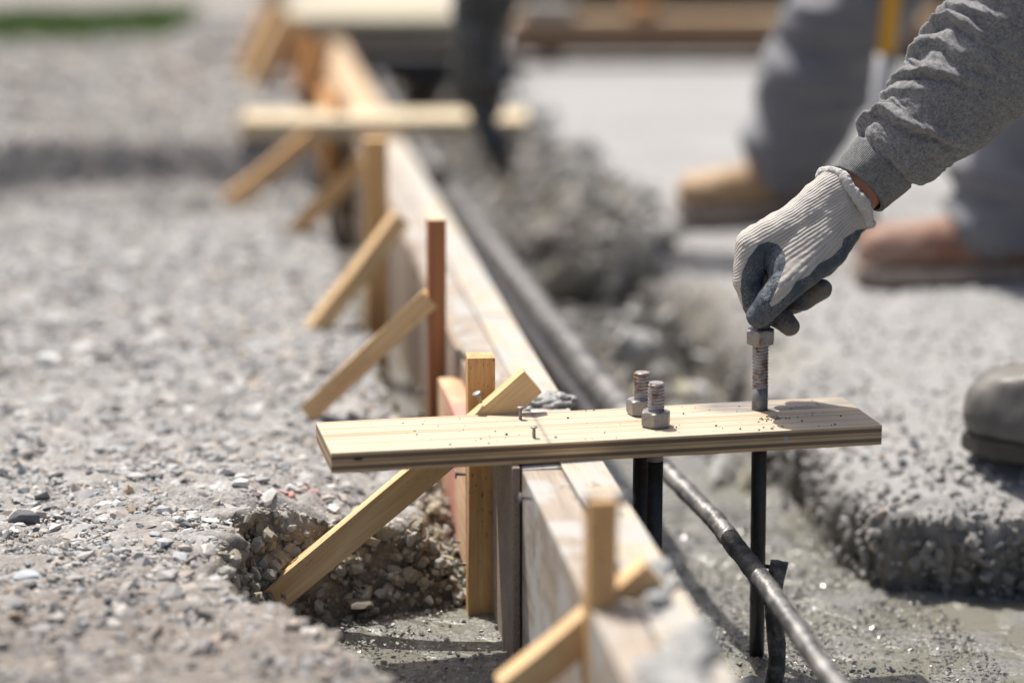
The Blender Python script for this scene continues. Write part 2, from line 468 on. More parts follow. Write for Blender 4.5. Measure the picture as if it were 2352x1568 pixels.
def mk_glove():
    k = N("dipped_knit_glove")
    tc = k.coord(scale=(1, 1, 1), rnd=False)
    coat = k.ramp(k.math('ADD', k.attr("coat"), k.math('MULTIPLY', k.math('SUBTRACT', k.noise(tc, 160, 3), .5), .12)), [(.47, 0.0), (.53, 1.0)])
    rib = k.attr("rib"); run = k.attr("run")
    w = k.math('SINE', k.math('ADD', rib, k.math('MULTIPLY', k.noise(tc, 60, 2), .9)))
    st = k.math('SINE', k.math('MULTIPLY', run, 3600.0))
    ribm = k.math('MULTIPLY', w, .5)
    knit = k.math('ADD', ribm, k.math('MULTIPLY', st, .18))
    groove = k.ramp(k.math('ADD', k.math('MULTIPLY', w, .5), .5), [(.0, 1.0), (.3, 0.0)])
    kc = k.mix(k.math('MULTIPLY', groove, k.ramp(k.noise(tc, 70, 3), [(.35, .15), (.65, .75)])), (.47, .445, .41), (.20, .185, .17))
    blot = k.noise(tc, 28, 4, .6)
    kc = k.mix(k.ramp(blot, [(.5, 0.0), (.75, .5)]), kc, (.42, .36, .30))
    wr = k.noise(tc, 150, 2, .5, 2.4)
    wrk = k.math('ABSOLUTE', k.math('SUBTRACT', wr, .5))
    wrl = k.ramp(wrk, [(.0, 0.0), (.10, 1.0)])
    zone = k.ramp(k.noise(tc, 45, 2), [(.42, 0.0), (.56, 1.0)])
    cc = k.mix(k.ramp(k.noise(tc, 50, 4), [(.35, 0.0), (.7, 1.0)]), (.045, .060, .080), (.070, .088, .108))
    cc = k.mix(k.math('MULTIPLY', k.math('SUBTRACT', 1.0, wrl), k.math('MULTIPLY', zone, .85)), cc, (.21, .225, .24))
    dirt = k.attr("dirt")
    cc = k.mix(k.math('MULTIPLY', dirt, k.ramp(k.noise(tc, 90, 4, .65), [(.35, .25), (.6, .95)])), cc, (.20, .175, .145))
    c = k.mix(coat, kc, cc)
    b1 = k.n("ShaderNodeBump"); b1.inputs['Strength'].default_value = .45; b1.inputs['Distance'].default_value = .0014
    hk = k.math('MULTIPLY', knit, k.math('SUBTRACT', 1.0, coat))
    hc = k.math('MULTIPLY', k.math('MULTIPLY', wrl, zone), k.math('MULTIPLY', coat, -3.0))
    h = k.math('ADD', k.math('ADD', hk, hc), k.math('MULTIPLY', coat, .5))
    h = k.math('ADD', h, k.math('MULTIPLY', k.noise(tc, 700, 2), .25))
    k.l(h, b1.inputs['Height'])
    return k.fin(c, k.math('SUBTRACT', .92, k.math('MULTIPLY', coat, .38)), normal=b1.outputs[0], spec=.35)
M['glove'] = mk_glove()

def mk_knitrim():
    k = N("rolled_knit_rim")
    tc = k.coord(scale=(1, 1, 1), rnd=False)
    a = k.noise(tc, 420, 3, .6)
    c = k.mix(a, (.44, .42, .40), (.66, .64, .61))
    return k.fin(c, .95, normal=k.bump(a, 1.0, .0025), spec=.2, sheen=.3)
M['rim'] = mk_knitrim()

def mk_skin():
    k = N("tanned_skin")
    tc = k.coord(scale=(1, 1, 1), rnd=False)
    a = k.noise(tc, 200, 4, .6)
    c = k.mix(a, (.30, .13, .075), (.40, .185, .115))
    k.b.inputs['Subsurface Weight'].default_value = .12
    k.b.inputs['Subsurface Radius'].default_value = (.006, .002, .001)
    return k.fin(c, .48, normal=k.bump(a, .2, .0006))
M['skin'] = mk_skin()

def mk_fleece(name, light, dark, sc=900, rib=False):
    k = N(name)
    tc = k.coord(scale=(1, 1, 1), rnd=False)
    a = k.noise(tc, sc, 3, .7); b = k.noise(tc, 170, 4, .6)
    f = k.math('ADD', k.math('MULTIPLY', a, .7), k.math('MULTIPLY', b, .3))
    c = k.mix(k.ramp(f, [(.40, 0.0), (.60, 1.0)]), dark, light)
    h = a
    if rib:
        w = k.math('SINE', k.math('MULTIPLY', k.attr("around"), 110.0))
        rb = k.math('MULTIPLY', w, k.attr("cuff"))
        h = k.math('ADD', a, k.math('MULTIPLY', rb, .8))
        c = k.mix(k.ramp(rb, [(.1, 0.0), (1.0, .55)]), c, dark)
    return k.fin(c, .95, normal=k.bump(h, .55, .0016), spec=.15, sheen=.25)
M['fleece'] = mk_fleece("grey_marl_fleece", (.27, .27, .27), (.105, .105, .107), 520, True)
M['trouser'] = mk_fleece("grey_work_trousers", (.22, .22, .235), (.15, .15, .165), 500)
M['trouser_dark'] = mk_fleece("charcoal_work_trousers", (.13, .13, .135), (.085, .085, .09), 500)
M['jacket'] = mk_fleece("dark_work_jacket", (.07, .075, .09), (.04, .045, .055), 500)

def simple(name, a, b, scale=40, rough=.6, metal=0.0, bump=.3, bd=.002, lo=.35, hi=.65, spec=None):
    k = N(name)
    n = k.noise(k.coord(scale=(1, 1, 1), rnd=False), scale, 5, .6)
    return k.fin(k.mix(k.ramp(n, [(lo, 0.0), (hi, 1.0)]), a, b), rough, metal, k.bump(n, bump, bd), spec)
M['tanboot'] = simple("tan_boot_leather", (.48, .33, .19), (.36, .22, .11), 30)
M['redboot'] = simple("red_brown_boot_leather", (.25, .115, .07), (.36, .25, .195), 14)
M['sole'] = simple("dusty_boot_sole", (.36, .30, .25), (.24, .19, .155), 60, .8)
M['rubber'] = simple("dusty_rubber_boot", (.175, .165, .148), (.13, .122, .108), 18, .5)
M['rubber_sole'] = simple("dark_rubber_sole", (.085, .075, .065), (.06, .052, .045), 30, .6)
M['hose'] = simple("grout_caked_hose", (.035, .036, .034), (.15, .15, .145), 34, .5, bump=.8, bd=.006, lo=.5, hi=.68)
M['darksteel'] = simple("shaded_steel_beam", (.03, .03, .033), (.016, .014, .014), 12, .6)  # near-black, with the shade of the far gap put into the colour
M['hair'] = simple("dark_hair", (.02, .015, .012), (.035, .027, .02), 300, .6)
M['grass'] = simple("grass_blade", (.11, .22, .035), (.18, .26, .06), 8, .6)
M['yellow'] = simple("yellow_handle_paint", (.66, .36, .02), (.58, .30, .02), 20, .45)
M['greytube'] = simple("grey_tool_socket", (.40, .40, .41), (.32, .32, .33), 20, .5)
M['mudpeg'] = simple('muddy_steel', (.045, .042, .038), (.19, .18, .165), 90, .55, bump=.8, bd=.003, lo=.45, hi=.7)
M['sheet'] = wood("form_sheet_face", (.50, .46, .34), (.42, .35, .23), cement=.3)
M['shadebeam'] = wood('shade_brown_timber', (.17, .09, .042), (.09, .045, .02))  # brown deepened so the colour holds the shade on far front faces
M['beamwood'] = wood("site_beam_timber", (.62, .48, .30), (.40, .24, .12), cement=.2)

# ------------------------------------------------------------------ setting: ground sheets
Z_GRAVEL, Z_FLOOR_L, Z_FLOOR_R = .145, .03, -.01
EY = np.array([.0, 1.2, 1.6, 1.855, 2.00, 2.045, 2.10, 2.17, 2.29, 2.330, 2.36, 2.39, 2.50, 2.70, 2.85, 3.3, 4.0, 6.5, 60])
EX = np.array([.5, .12, .0, -.098, -.170, -.215, -.258, -.282, -.278, -.252, -.19, -.115, -.098, -.130, -.165, -.225, -.315, -.64, -7.4])
def edge_left(y): return np.interp(y, EY, EX)
def left_height(x, y):
    z = Z_GRAVEL + .006 * vnoise(np.c_[x, y, 0 * x], 5, 3) + .0045 * vnoise(np.c_[x, y, 0 * x], 17, 9)
    z = z + .080 * sstep(4.43, 4.49, y + .10 * vnoise(np.c_[x, y, 0 * x], 2.2, 4) + .10 * (x + .6))  # step in the yard
    z = z - .075 * np.exp(-((y - 4.32 + .1 * (x + .6)) / .09) ** 2)
    d = edge_left(y) - x
    mound = sstep(2.33, 2.38, y) * (1 - sstep(2.52, 2.62, y)) * (1 - sstep(.03, .16, d))
    z = z - .035 * mound
    return z
def build_left():
    ys = np.concatenate([np.arange(0.6, 1.6, .03), np.arange(1.6, 3.1, .0045), np.arange(3.1, 5.2, .014), np.arange(5.2, 9, .05), np.geomspace(9, 60, 25)])
    ss = np.concatenate([np.arange(0, .5, .0055), np.arange(.5, 1.3, .014), np.arange(1.3, 3, .05), np.geomspace(3, 40, 16)])
    wl = np.linspace(1, 0.04, 22)
    nc = len(wl) + len(ss)
    Y = np.repeat(ys[:, None], nc, 1); E = edge_left(Y)
    X = np.empty_like(Y); Z = np.empty_like(Y)
    k = len(wl)
    X[:, k:] = E[:, k:] - ss[None, :]
    Z[:, k:] = left_height(X[:, k:].ravel(), Y[:, k:].ravel()).reshape(len(ys), -1)
    ztop = left_height(E[:, 0], ys)
    wrun = (.035 + .05 * sstep(2.30, 2.38, ys) * (1 - sstep(2.55, 2.8, ys)) + .02 * vnoise(np.c_[ys, ys * 0, ys * 0], 14, 8))[:, None]
    X[:, :k] = E[:, :k] + wrun * wl[None, :] ** 1.2
    Z[:, :k] = ztop[:, None] - (ztop[:, None] + .05) * wl[None, :] ** .9
    P = np.c_[X.ravel(), Y.ravel(), Z.ravel()]
    col = np.tile(np.arange(nc), len(ys))
    wallw = np.clip(1 - np.maximum(col - k, 0) * .0055 / .03, 0, 1); wallw[col < k] = 1
    n1 = fbm(P, 26, 4, 11); n2 = fbm(P, 70, 3, 12)
    P[:, 0] += wallw * (.017 * n1 + .006 * n2)
    P[:, 1] += wallw * .012 * fbm(P, 30, 3, 14)
    P[:, 2] += (.003 + .004 * wallw) * n2 + .005 * fbm(P, 38, 3, 13)
    me = mesh_np("gravel_ground", P, grid_faces(len(ys), nc)[:, ::-1], True)
    clay = np.where(col < k, np.clip(.55 + .6 * vnoise(P, 22, 6), 0, .85), 0) * np.clip((.145 - P[:, 2]) / .04, 0, 1)
    add_attr(me, "clay", clay)
    return link("ground_gravel", me, M['dirt'])
tag(build_left(), kind="structure")

def right_sd(x, y):
    p0, d0 = np.array([.385, 2.54]), np.array([-.162, 1.0]); d0 = d0 / np.hypot(*d0)
    sd1 = (x - p0[0]) * d0[1] - (y - p0[1]) * d0[0]
    d1 = np.array([1.0, -.25]); d1 /= np.hypot(*d1)
    sd2 = (y - (2.535)) * d1[0] - (x - .40) * d1[1]
    sd2 = np.where(x > 1.0, sd2 - (x - 1.0) * .2, sd2)
    k = .05
    h = np.clip(.5 + .5 * (sd2 - sd1) / k, 0, 1)
    return sd2 * (1 - h) + sd1 * h - k * h * (1 - h)
def right_height(x, y):
    p = np.c_[x, y, 0 * x]
    sd = right_sd(x, y) + .026 * fbm(p, 8, 2, 21) + .007 * fbm(p, 30, 2, 22)
    wd = .018 + .08 * sstep(3.0, 3.6, y)
    z = -.03 + .095 * np.clip(sstep(-.004, .004 + wd, sd), 0, 1) + .075 * (1 - np.exp(-np.maximum(sd, 0) / .12))
    z = z + sstep(0, .03, sd) * (.0028 * fbm(p, 42, 4, 23) + .010 * fbm(p, 9, 2, 24) * np.exp(-sd / .25))
    return z, sd
def build_right():
    xs = np.concatenate([np.arange(-1.2, .1, .03), np.arange(.1, .80, .0055), np.arange(.80, 1.6, .03), np.geomspace(1.6, 40, 26)])
    ys = np.concatenate([np.arange(2.05, 2.42, .02), np.arange(2.42, 3.15, .0055), np.arange(3.15, 4.4, .012), np.arange(4.4, 8, .03), np.geomspace(8, 60, 26)])
    X, Y = np.meshgrid(xs, ys)
    z, sd = right_height(X.ravel(), Y.ravel())
    P = np.c_[X.ravel(), Y.ravel(), z]
    wall = np.exp(-(np.clip(sd, -.02, 1) / .05) ** 2)
    under = .030 * (1 - sstep(.0, .055, z)) * np.clip((sd + .06) / .05, 0, 1)
    P[:, 0] += under * .62; P[:, 1] += under * .78
    P[:, 0] += wall * .013 * fbm(P, 45, 4, 25); P[:, 1] += wall * .013 * fbm(P, 45, 4, 26)
    f = grid_faces(len(ys), len(xs))
    keep = (sd[f] > -.05).any(1)
    me = mesh_np("ground_bank", P, f[keep], True)
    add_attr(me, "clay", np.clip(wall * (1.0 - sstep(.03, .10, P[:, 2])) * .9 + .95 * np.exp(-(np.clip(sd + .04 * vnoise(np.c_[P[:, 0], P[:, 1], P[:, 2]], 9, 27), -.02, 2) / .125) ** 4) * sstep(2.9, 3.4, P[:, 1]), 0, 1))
    return link("ground_bank", me, M['bank'])
tag(build_right(), kind="structure")

def build_floor(name, xs, ys, z0, seed):
    X, Y = np.meshgrid(xs, ys)
    P = np.c_[X.ravel(), Y.ravel(), np.full(X.size, z0)]
    big = fbm(P, 7, 3, seed)
    P[:, 2] += .006 * big + np.clip(.25 + big, 0, 1) * (.0045 * fbm(P, 55, 4, seed + 3) + .002 * fbm(P, 160, 2, seed + 5))
    me = mesh_np(name, P, grid_faces(len(ys), len(xs)), True)
    o = link(name, me, M['slurry']); tag(o, kind="structure")
    return o
# left gutter and the poured trench, split by the form line
def split_floor():
    ys = np.concatenate([np.arange(.5, 1.7, .03), np.arange(1.7, 2.9, .0045), np.arange(2.9, 6.8, .03)])
    for name, u0, u1, z0, sd in (("slurry_gutter", -.55, .004, Z_FLOOR_L, 31), ("slurry_trench", .079, 1.25, Z_FLOOR_R, 41)):
        us = np.arange(u0, min(u1, .45), .0045)
        if u1 > .45: us = np.concatenate([us, np.arange(.45, u1, .03)])
        Uu, Yy = np.meshgrid(us, ys)
        X = ORG.x + Uu + (Yy - ORG.y) * (V_DIR.x / V_DIR.y)
        P = np.c_[X.ravel(), Yy.ravel(), np.full(X.size, z0)]
        big = fbm(P, 6, 3, sd)
        P[:, 2] += .005 * big + np.clip(.35 + big, 0, 1) * (.0045 * fbm(P, 55, 4, sd + 3) + .002 * fbm(P, 160, 2, sd + 5))
        me = mesh_np(name, P, grid_faces(len(ys), len(us)), True)
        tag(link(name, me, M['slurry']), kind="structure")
split_floor()
base = mesh_np("subsoil", [(-60, -20, -.06), (60, -20, -.06), (60, 80, -.06), (-60, 80, -.06)], [(0, 1, 2, 3)])
tag(link("ground_subsoil", base, M['dirt']), kind="structure"); add_attr(base, "clay", np.ones(4) * .3)

# ------------------------------------------------------------------ loose stones
def stone_templates(n=26, flat=(.28, .6), pts=13, seed=5):
    r = np.random.default_rng(seed); out = []
    for i in range(n):
        p = r.normal(size=(pts, 3)); p /= np.linalg.norm(p, axis=1)[:, None]
        p *= r.uniform(.75, 1.0, size=(pts, 1))
        p *= np.array([1.0, r.uniform(.55, .95), r.uniform(*flat)])
        bm = bmesh.new()
        for q in p: bm.verts.new(q)
        res = bmesh.ops.convex_hull(bm, input=bm.verts)
        junk = [g for g in res['geom_interior'] + res['geom_unused'] if isinstance(g, bmesh.types.BMVert)]
        bmesh.ops.delete(bm, geom=list(set(junk)), context='VERTS')
        bmesh.ops.triangulate(bm, faces=bm.faces)
        bm.verts.index_update()
        out.append((np.array([v.co[:] for v in bm.verts]), np.array([[v.index for v in f.verts] for f in bm.faces])))
        bm.free()
    return out
FLAKES = stone_templates()
CLODS = stone_templates(18, (.6, .95), 18, 9)
PAL = np.array([(.33, .332, .33), (.41, .405, .39), (.50, .49, .465), (.37, .335, .30), (.225, .23, .232), (.14, .142, .145), (.42, .33, .235), (.385, .392, .395), (.45, .395, .35)])
PAL_W = np.array([.2, .2, .13, .15, .09, .05, .02, .12, .04]); PAL_W = PAL_W / PAL_W.sum()
def scatter(pos, size, tilt, templates, pal, palw, seed, tint=None):
    r = np.random.default_rng(seed)
    n = len(pos); ti = r.integers(0, len(templates), n)
    yaw = r.uniform(0, 6.283, n); ta = r.uniform(0, 6.283, n); tl = np.abs(r.normal(0, 1, n)) * tilt
    cy, sy = np.cos(yaw), np.sin(yaw)
    ax = np.c_[np.cos(ta), np.sin(ta), 0 * ta]
    K = np.zeros((n, 3, 3)); K[:, 0, 2] = ax[:, 1]; K[:, 1, 2] = -ax[:, 0]; K[:, 2, 0] = -ax[:, 1]; K[:, 2, 1] = ax[:, 0]
    R = np.eye(3)[None] + np.sin(tl)[:, None, None] * K + (1 - np.cos(tl))[:, None, None] * (K @ K)
    Rz = np.zeros((n, 3, 3)); Rz[:, 0, 0] = cy; Rz[:, 0, 1] = -sy; Rz[:, 1, 0] = sy; Rz[:, 1, 1] = cy; Rz[:, 2, 2] = 1
    R = (R @ Rz) * size[:, None, None]
    col = 1.08 * pal[r.choice(len(pal), n, p=palw)] * r.uniform(.85, 1.15, (n, 1))
    if tint is not None:
        w, c = tint; col = col * (1 - w[:, None]) + c * w[:, None]
    vs, fs, cs, off = [], [], [], 0
    for k, (tv, tf) in enumerate(templates):
        idx = np.where(ti == k)[0]
        if not len(idx): continue
        v = np.einsum('nij,vj->nvi', R[idx], tv) + pos[idx][:, None, :]
        m = len(tv)
        f = tf[None] + (np.arange(len(idx)) * m)[:, None, None] + off
        vs.append(v.reshape(-1, 3)); fs.append(f.reshape(-1, 3)); cs.append(np.repeat(col[idx], m, 0)); off += m * len(idx)
    return np.concatenate(vs), np.concatenate(fs), np.concatenate(cs)
def gravel_positions(n, y0, y1, width, seed, smin, smax, pw=2.2):
    r = np.random.default_rng(seed)
    y = r.uniform(y0, y1, n)
    half = y * .225 + .32
    lo = np.maximum(-half, edge_left(y) - width)
    x = lo + (edge_left(y) + .004 - lo) * r.uniform(0, 1, n)
    s = smin + (smax - smin) * r.uniform(0, 1, n) ** pw
    z = left_height(x, y) + s * .10
    return np.c_[x, y, z], s
parts = []
for args in ((26000, 1.55, 3.1, 3, 61, .0017, .0064, 2.6), (30000, 1.6, 2.9, 3, 66, .0009, .0022, 1.5), (5400, 1.6, 3.4, 3, 62, .005, .0150, 3.2), (21000, 3.0, 4.9, 3, 63, .004, .0125, 2.2), (260, 2.9, 4.6, 3, 65, .012, .026, 2.0), (3000, 4.8, 7.4, 3, 64, .010, .030, 2.3)):
    p, s = gravel_positions(*args)
    redz = np.exp(-(((p[:, 0] + .20) / .05) ** 2 + ((p[:, 1] - 2.40) / .055) ** 2)) * (vnoise(p, 60, 77) > .25) * .7
    v, f, c = scatter(p, s, .5, FLAKES, PAL, PAL_W, args[4] + 100, (redz, np.array([.52, .16, .17])))
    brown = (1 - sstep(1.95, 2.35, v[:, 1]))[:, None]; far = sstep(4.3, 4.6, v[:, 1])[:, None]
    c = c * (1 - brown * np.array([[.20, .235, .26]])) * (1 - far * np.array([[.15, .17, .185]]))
    parts.append((v, f, c))
# stones sticking out of the bank wall
r = np.random.default_rng(90)
n = 34000
y = r.uniform(1.85, 3.0, n); h = r.uniform(0.0, 1, n)
x = edge_left(y) + (.035 + .05 * sstep(2.30, 2.38, y) * (1 - sstep(2.55, 2.8, y)) + .02 * vnoise(np.c_[y, y * 0, y * 0], 14, 8)) * h ** 1.2 + .002 + .015 * vnoise(np.c_[y, h, y], 20, 3)
z = left_height(edge_left(y), y) * (1 - h) + .02 * h
s = .0010 + .011 * r.uniform(0, 1, n) ** 12
wallpal = np.array([(.265, .24, .19), (.30, .27, .205), (.33, .32, .295), (.215, .195, .155), (.36, .345, .30)])
parts.append(scatter(np.c_[x, y, z], s, 1.0, CLODS, wallpal, np.array([.25, .2, .25, .2, .1]), 91))
off = 0; VV, FF, CC = [], [], []
for v, f, c in parts:
    VV.append(v); FF.append(f + off); CC.append(c); off += len(v)
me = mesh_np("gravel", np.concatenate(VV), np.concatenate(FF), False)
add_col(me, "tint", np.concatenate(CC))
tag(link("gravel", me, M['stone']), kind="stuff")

# crumbs on the right bank and lumps in the slurry
r = np.random.default_rng(95)
n = 9000
y = 2.42 + 2.0 * r.uniform(0, 1, n) ** 1.7; x = .10 + r.uniform(0, 1, n) * (y * .225 + .05 - .10)
z, sd = right_height(x, y)
ok = sd > .0
x, y, z, sd = x[ok], y[ok], z[ok], sd[ok]
s = .0018 + .0075 * r.uniform(0, 1, len(x)) ** 3.6 * np.where(sd < .12, 1.0, .6)
yw = 2.42 + 1.6 * r.uniform(0, 1, 90000) ** 1.5; xw = .10 + r.uniform(0, 1, 90000) * (yw * .225 + .05 - .10)
zw, sw = right_height(xw, yw); okw = (sw > -.003) & (sw < .024)
xw, yw, zw = xw[okw], yw[okw], zw[okw]
und = .024 * (1 - sstep(.0, .055, zw))
wn = len(xw)
kp = r.uniform(0, 1, wn) < .55
xw, yw, zw, und = xw[kp], yw[kp], zw[kp], und[kp]; wn = len(xw)
ws = .0016 + .0125 * r.uniform(0, 1, wn) ** 4.5
x = np.concatenate([x, xw + und * .62]); y = np.concatenate([y, yw + und * .78]); z = np.concatenate([z, zw - ws * .3]); s = np.concatenate([s, ws])
cpal = np.array([(.35, .345, .33), (.29, .28, .27), (.40, .395, .385), (.22, .22, .215), (.37, .31, .25), (.17, .195, .205)])
wallt = np.concatenate([np.zeros(len(x) - wn), np.full(wn, .88)])
v, f, c = scatter(np.c_[x, y, z + s * .25], s, .9, CLODS, cpal, np.array([.38, .28, .2, .06, .05, .03]), 96, (wallt, np.array([.255, .247, .232])))
yf = 2.95 + 3.2 * r.uniform(0, 1, 30000) ** 1.3; xf = -.5 + 1.2 * r.uniform(0, 1, 30000)
zf, sf = right_height(xf, yf); okf = (sf > -.06) & (sf < .025 + .11 * sstep(3.4, 4.3, yf) + (.012 + .03 * sstep(3.6, 4.4, yf)) * r.normal(0, 1, 30000)) & (r.uniform(0, 1, 30000) < .35 + .55 * sstep(3.2, 4.0, yf))
xf, yf, zf = xf[okf], yf[okf], np.maximum(zf[okf], Z_FLOOR_R)
ss_ = .003 + .027 * r.uniform(0, 1, len(xf)) ** 4.5
fpal = np.array([(.20, .195, .18), (.30, .29, .27), (.11, .105, .10), (.36, .33, .26), (.38, .375, .36)])
v2, f2, c2_ = scatter(np.c_[xf, yf, zf + ss_ * .25], ss_, .9, CLODS, fpal, np.array([.32, .26, .22, .1, .1]), 97)
f = np.concatenate([f, f2 + len(v)]); v = np.concatenate([v, v2]); c = np.concatenate([c, c2_])
me = mesh_np("rubble", v, f, False); add_col(me, "tint", c)
tag(link("rubble_crumbs", me, M['stone']), kind="stuff")

r = np.random.default_rng(99)
n = 42000
y = r.uniform(1.85, 2.9, n); u = np.where(r.uniform(0, 1, n) < .3, r.uniform(-.3, -.01, n), r.uniform(.085, .50, n))
x = ORG.x + u + (y - ORG.y) * (V_DIR.x / V_DIR.y)
z = np.where(u < 0, Z_FLOOR_L, Z_FLOOR_R)
cl = vnoise(np.c_[x, y, z], 8, 55) + .6 * vnoise(np.c_[x, y, z], 25, 56)
ok = cl > -.35 + .5 * r.uniform(-1, 1, n)
x, y, z = x[ok], y[ok], z[ok]
s = .0009 + .0042 * r.uniform(0, 1, len(x)) ** 7
lp = np.array([(.25, .245, .23), (.20, .195, .18), (.32, .315, .29), (.11, .11, .105)])
v, f, c = scatter(np.c_[x, y, z + s * .1 + .0022 + .004 * vnoise(np.c_[x, y, z], 30, 57)], s, .7, FLAKES, lp, np.array([.4, .3, .2, .1]), 98)
me = mesh_np("slurry_grit", v, f, False); add_col(me, "tint", c)
k = N("wet_grit"); k.fin(k.attr("tint", 'Color'), .22, spec=.7); M['grit'] = k.m
tag(link("slurry_grit", me, M['grit']), kind="stuff")

# the single stones the photo picks out
def stone(px, py, z, size, flat, tint, label, seed, templ=FLAKES, yaw=None, tilt=.15):
    p = onz(px, py, z)
    rr = random.Random(seed)
    tv, tf = templ[seed % len(templ)]
    bm = bmesh.new()
    vs = [bm.verts.new(Vector(q) * size) for q in tv]
    for a in tf: bm.faces.new([vs[i] for i in a])
    bmesh.ops.recalc_face_normals(bm, faces=bm.faces)
    bmesh.ops.dissolve_limit(bm, angle_limit=.12, verts=bm.verts, edges=bm.edges)
    bmesh.ops.bevel(bm, geom=bm.edges[:], offset=size * .045, segments=1, affect='EDGES')
    bmesh.ops.triangulate(bm, faces=bm.faces)
    me = bpy.data.meshes.new("stone"); bm.to_mesh(me); bm.free()
    mw = Matrix.Translation(p + Vector((0, 0, size * .16))) @ Matrix.Rotation(tilt, 4, 'Y') @ Matrix.Rotation(rr.random() * 6 if yaw is None else yaw, 4, 'Z') @ Matrix.Diagonal((1, 1, flat, 1))
    add_col(me, "tint", np.tile(np.array(tint), (len(me.vertices), 1)))
    tag(link("stone", me, M['stone'], None, mw), label, "stone")
GZ = Z_GRAVEL
stone(420, 1282, GZ, .0165, .8, (.37, .38, .39), "flat grey slate flake at the lip of the pit left of the near brace foot", 3)
stone(250, 1262, GZ, .013, 1.0, (.26, .28, .30), "dark slate chip lying left of the large flat flake at the pit lip", 8)
stone(360, 1250, GZ, .012, 1.2, (.24, .29, .31), "blocky blue-grey chip just behind the large flat flake at the pit lip", 14)
stone(60, 1330, GZ, .019, .6, (.42, .45, .47), "broad pale blue flake near the left edge in front of the sharp gravel", 5)
stone(120, 830, GZ, .024, .8, (.60, .60, .58), "blurred pale stone on the gravel far left of the second brace", 11)
stone(380, 925, GZ, .022, .8, (.55, .51, .46), "blurred cream flat stone on gravel left of the second brace foot", 2)
stone(60, 1200, GZ, .021, 1.0, (.12, .125, .13), "dark jagged clod at the left edge of the sharp gravel", 17)
stone(2215, 1060, .105, .019, .7, (.52, .40, .29), "tan flat stone on the grey bank beside the rubber boot", 6, FLAKES)
stone(2185, 970, .115, .011, .9, (.10, .11, .12), "small dark pebble on the grey bank left of the rubber boot toe", 9, CLODS)
stone(830, 1392, .045, .022, .6, (.15, .135, .11), "muddy flat stone at the foot of the bank behind the near brace", 19, FLAKES)
stone(965, 1300, .07, .016, .9, (.22, .19, .17), "dark brown pebble on the bank between the near brace and stake", 4, CLODS)

# ------------------------------------------------------------------ fixings
def nail_mesh(length, rs=.0017, rh=.0042):
    zs = [0, length - .0016, length - .0016, length - .0006, length, length]
    rad = [rs, rs, rh, rh * 1.04, rh * .85, 1e-5]
    th = np.linspace(0, 2 * np.pi, 14, endpoint=False)
    V = np.array([[rr * math.cos(t), rr * math.sin(t), z] for z, rr in zip(zs, rad) for t in th])
    return mesh_np("nail", V, grid_faces(len(zs), 14, True), True)
def nail(parent, foot, direction, length=.014, rh=.0042):
    q = Vector(direction).to_track_quat('Z', 'Y').to_matrix().to_4x4()
    return link("nail", nail_mesh(length, .0017, rh), M['nail'], parent, Matrix.Translation(foot) @ q)

def thread_mesh(length, R, pitch=.0033, depth=.0011, nseg=40):
    per = 8; nz = int(length / pitch * per) + 1
    zs = np.linspace(0, length, nz); th = np.linspace(0, 2 * np.pi, nseg, endpoint=False)
    Z, T = np.meshgrid(zs, th, indexing='ij')
    ph = (Z / pitch - T / (2 * np.pi)) % 1.0
    prof = np.clip(np.abs(ph - .5) * 2 * 1.25 - .1, 0, 1)
    Rr = R - depth * prof
    Rr *= 1 - .10 * sstep(length - .003, length, Z)
    V = np.c_[(Rr * np.cos(T)).ravel(), (Rr * np.sin(T)).ravel(), Z.ravel()]
    Fc = grid_faces(nz, nseg, True)
    c = len(V); V = np.vstack([V, [[0, 0, length], [0, 0, 0]]])
    top = np.arange(nseg) + (nz - 1) * nseg
    t1 = np.c_[top, np.roll(top, -1), np.full(nseg, c), np.full(nseg, c)]
    me = bpy.data.meshes.new("thread")
    faces = [tuple(q) for q in Fc] + [(a, b, c) for a, b, _, _ in t1] + [(np.roll(np.arange(nseg), -1)[i], i, c + 1) for i in range(nseg)]
    me.from_pydata([tuple(v) for v in V], [], [tuple(int(i) for i in q) for q in faces])
    for p in me.polygons: p.use_smooth = len(p.vertices) == 4
    return me
def nut_mesh(af, h, hole):
    nth, nz = 96, 14
    th = np.linspace(0, 2 * np.pi, nth, endpoint=False)
    a = af / 2
    hexr = a / np.cos((th % (math.pi / 3)) - math.pi / 6)
    rows, zs = [], np.concatenate([[0], np.linspace(0, h, nz), [h]])
    for i, z in enumerate(zs):
        e = min(z, h - z)
        rr = np.minimum(hexr, a * .985 + e * 1.35)
        if i in (0, len(zs) - 1): rr = np.full(nth, hole)
        rows.append(np.c_[rr * np.cos(th), rr * np.sin(th), np.full(nth, z)])
    V = np.concatenate(rows); Fc = grid_faces(len(zs), nth, True)
    me = mesh_np("nut", V, Fc, False)
    return me
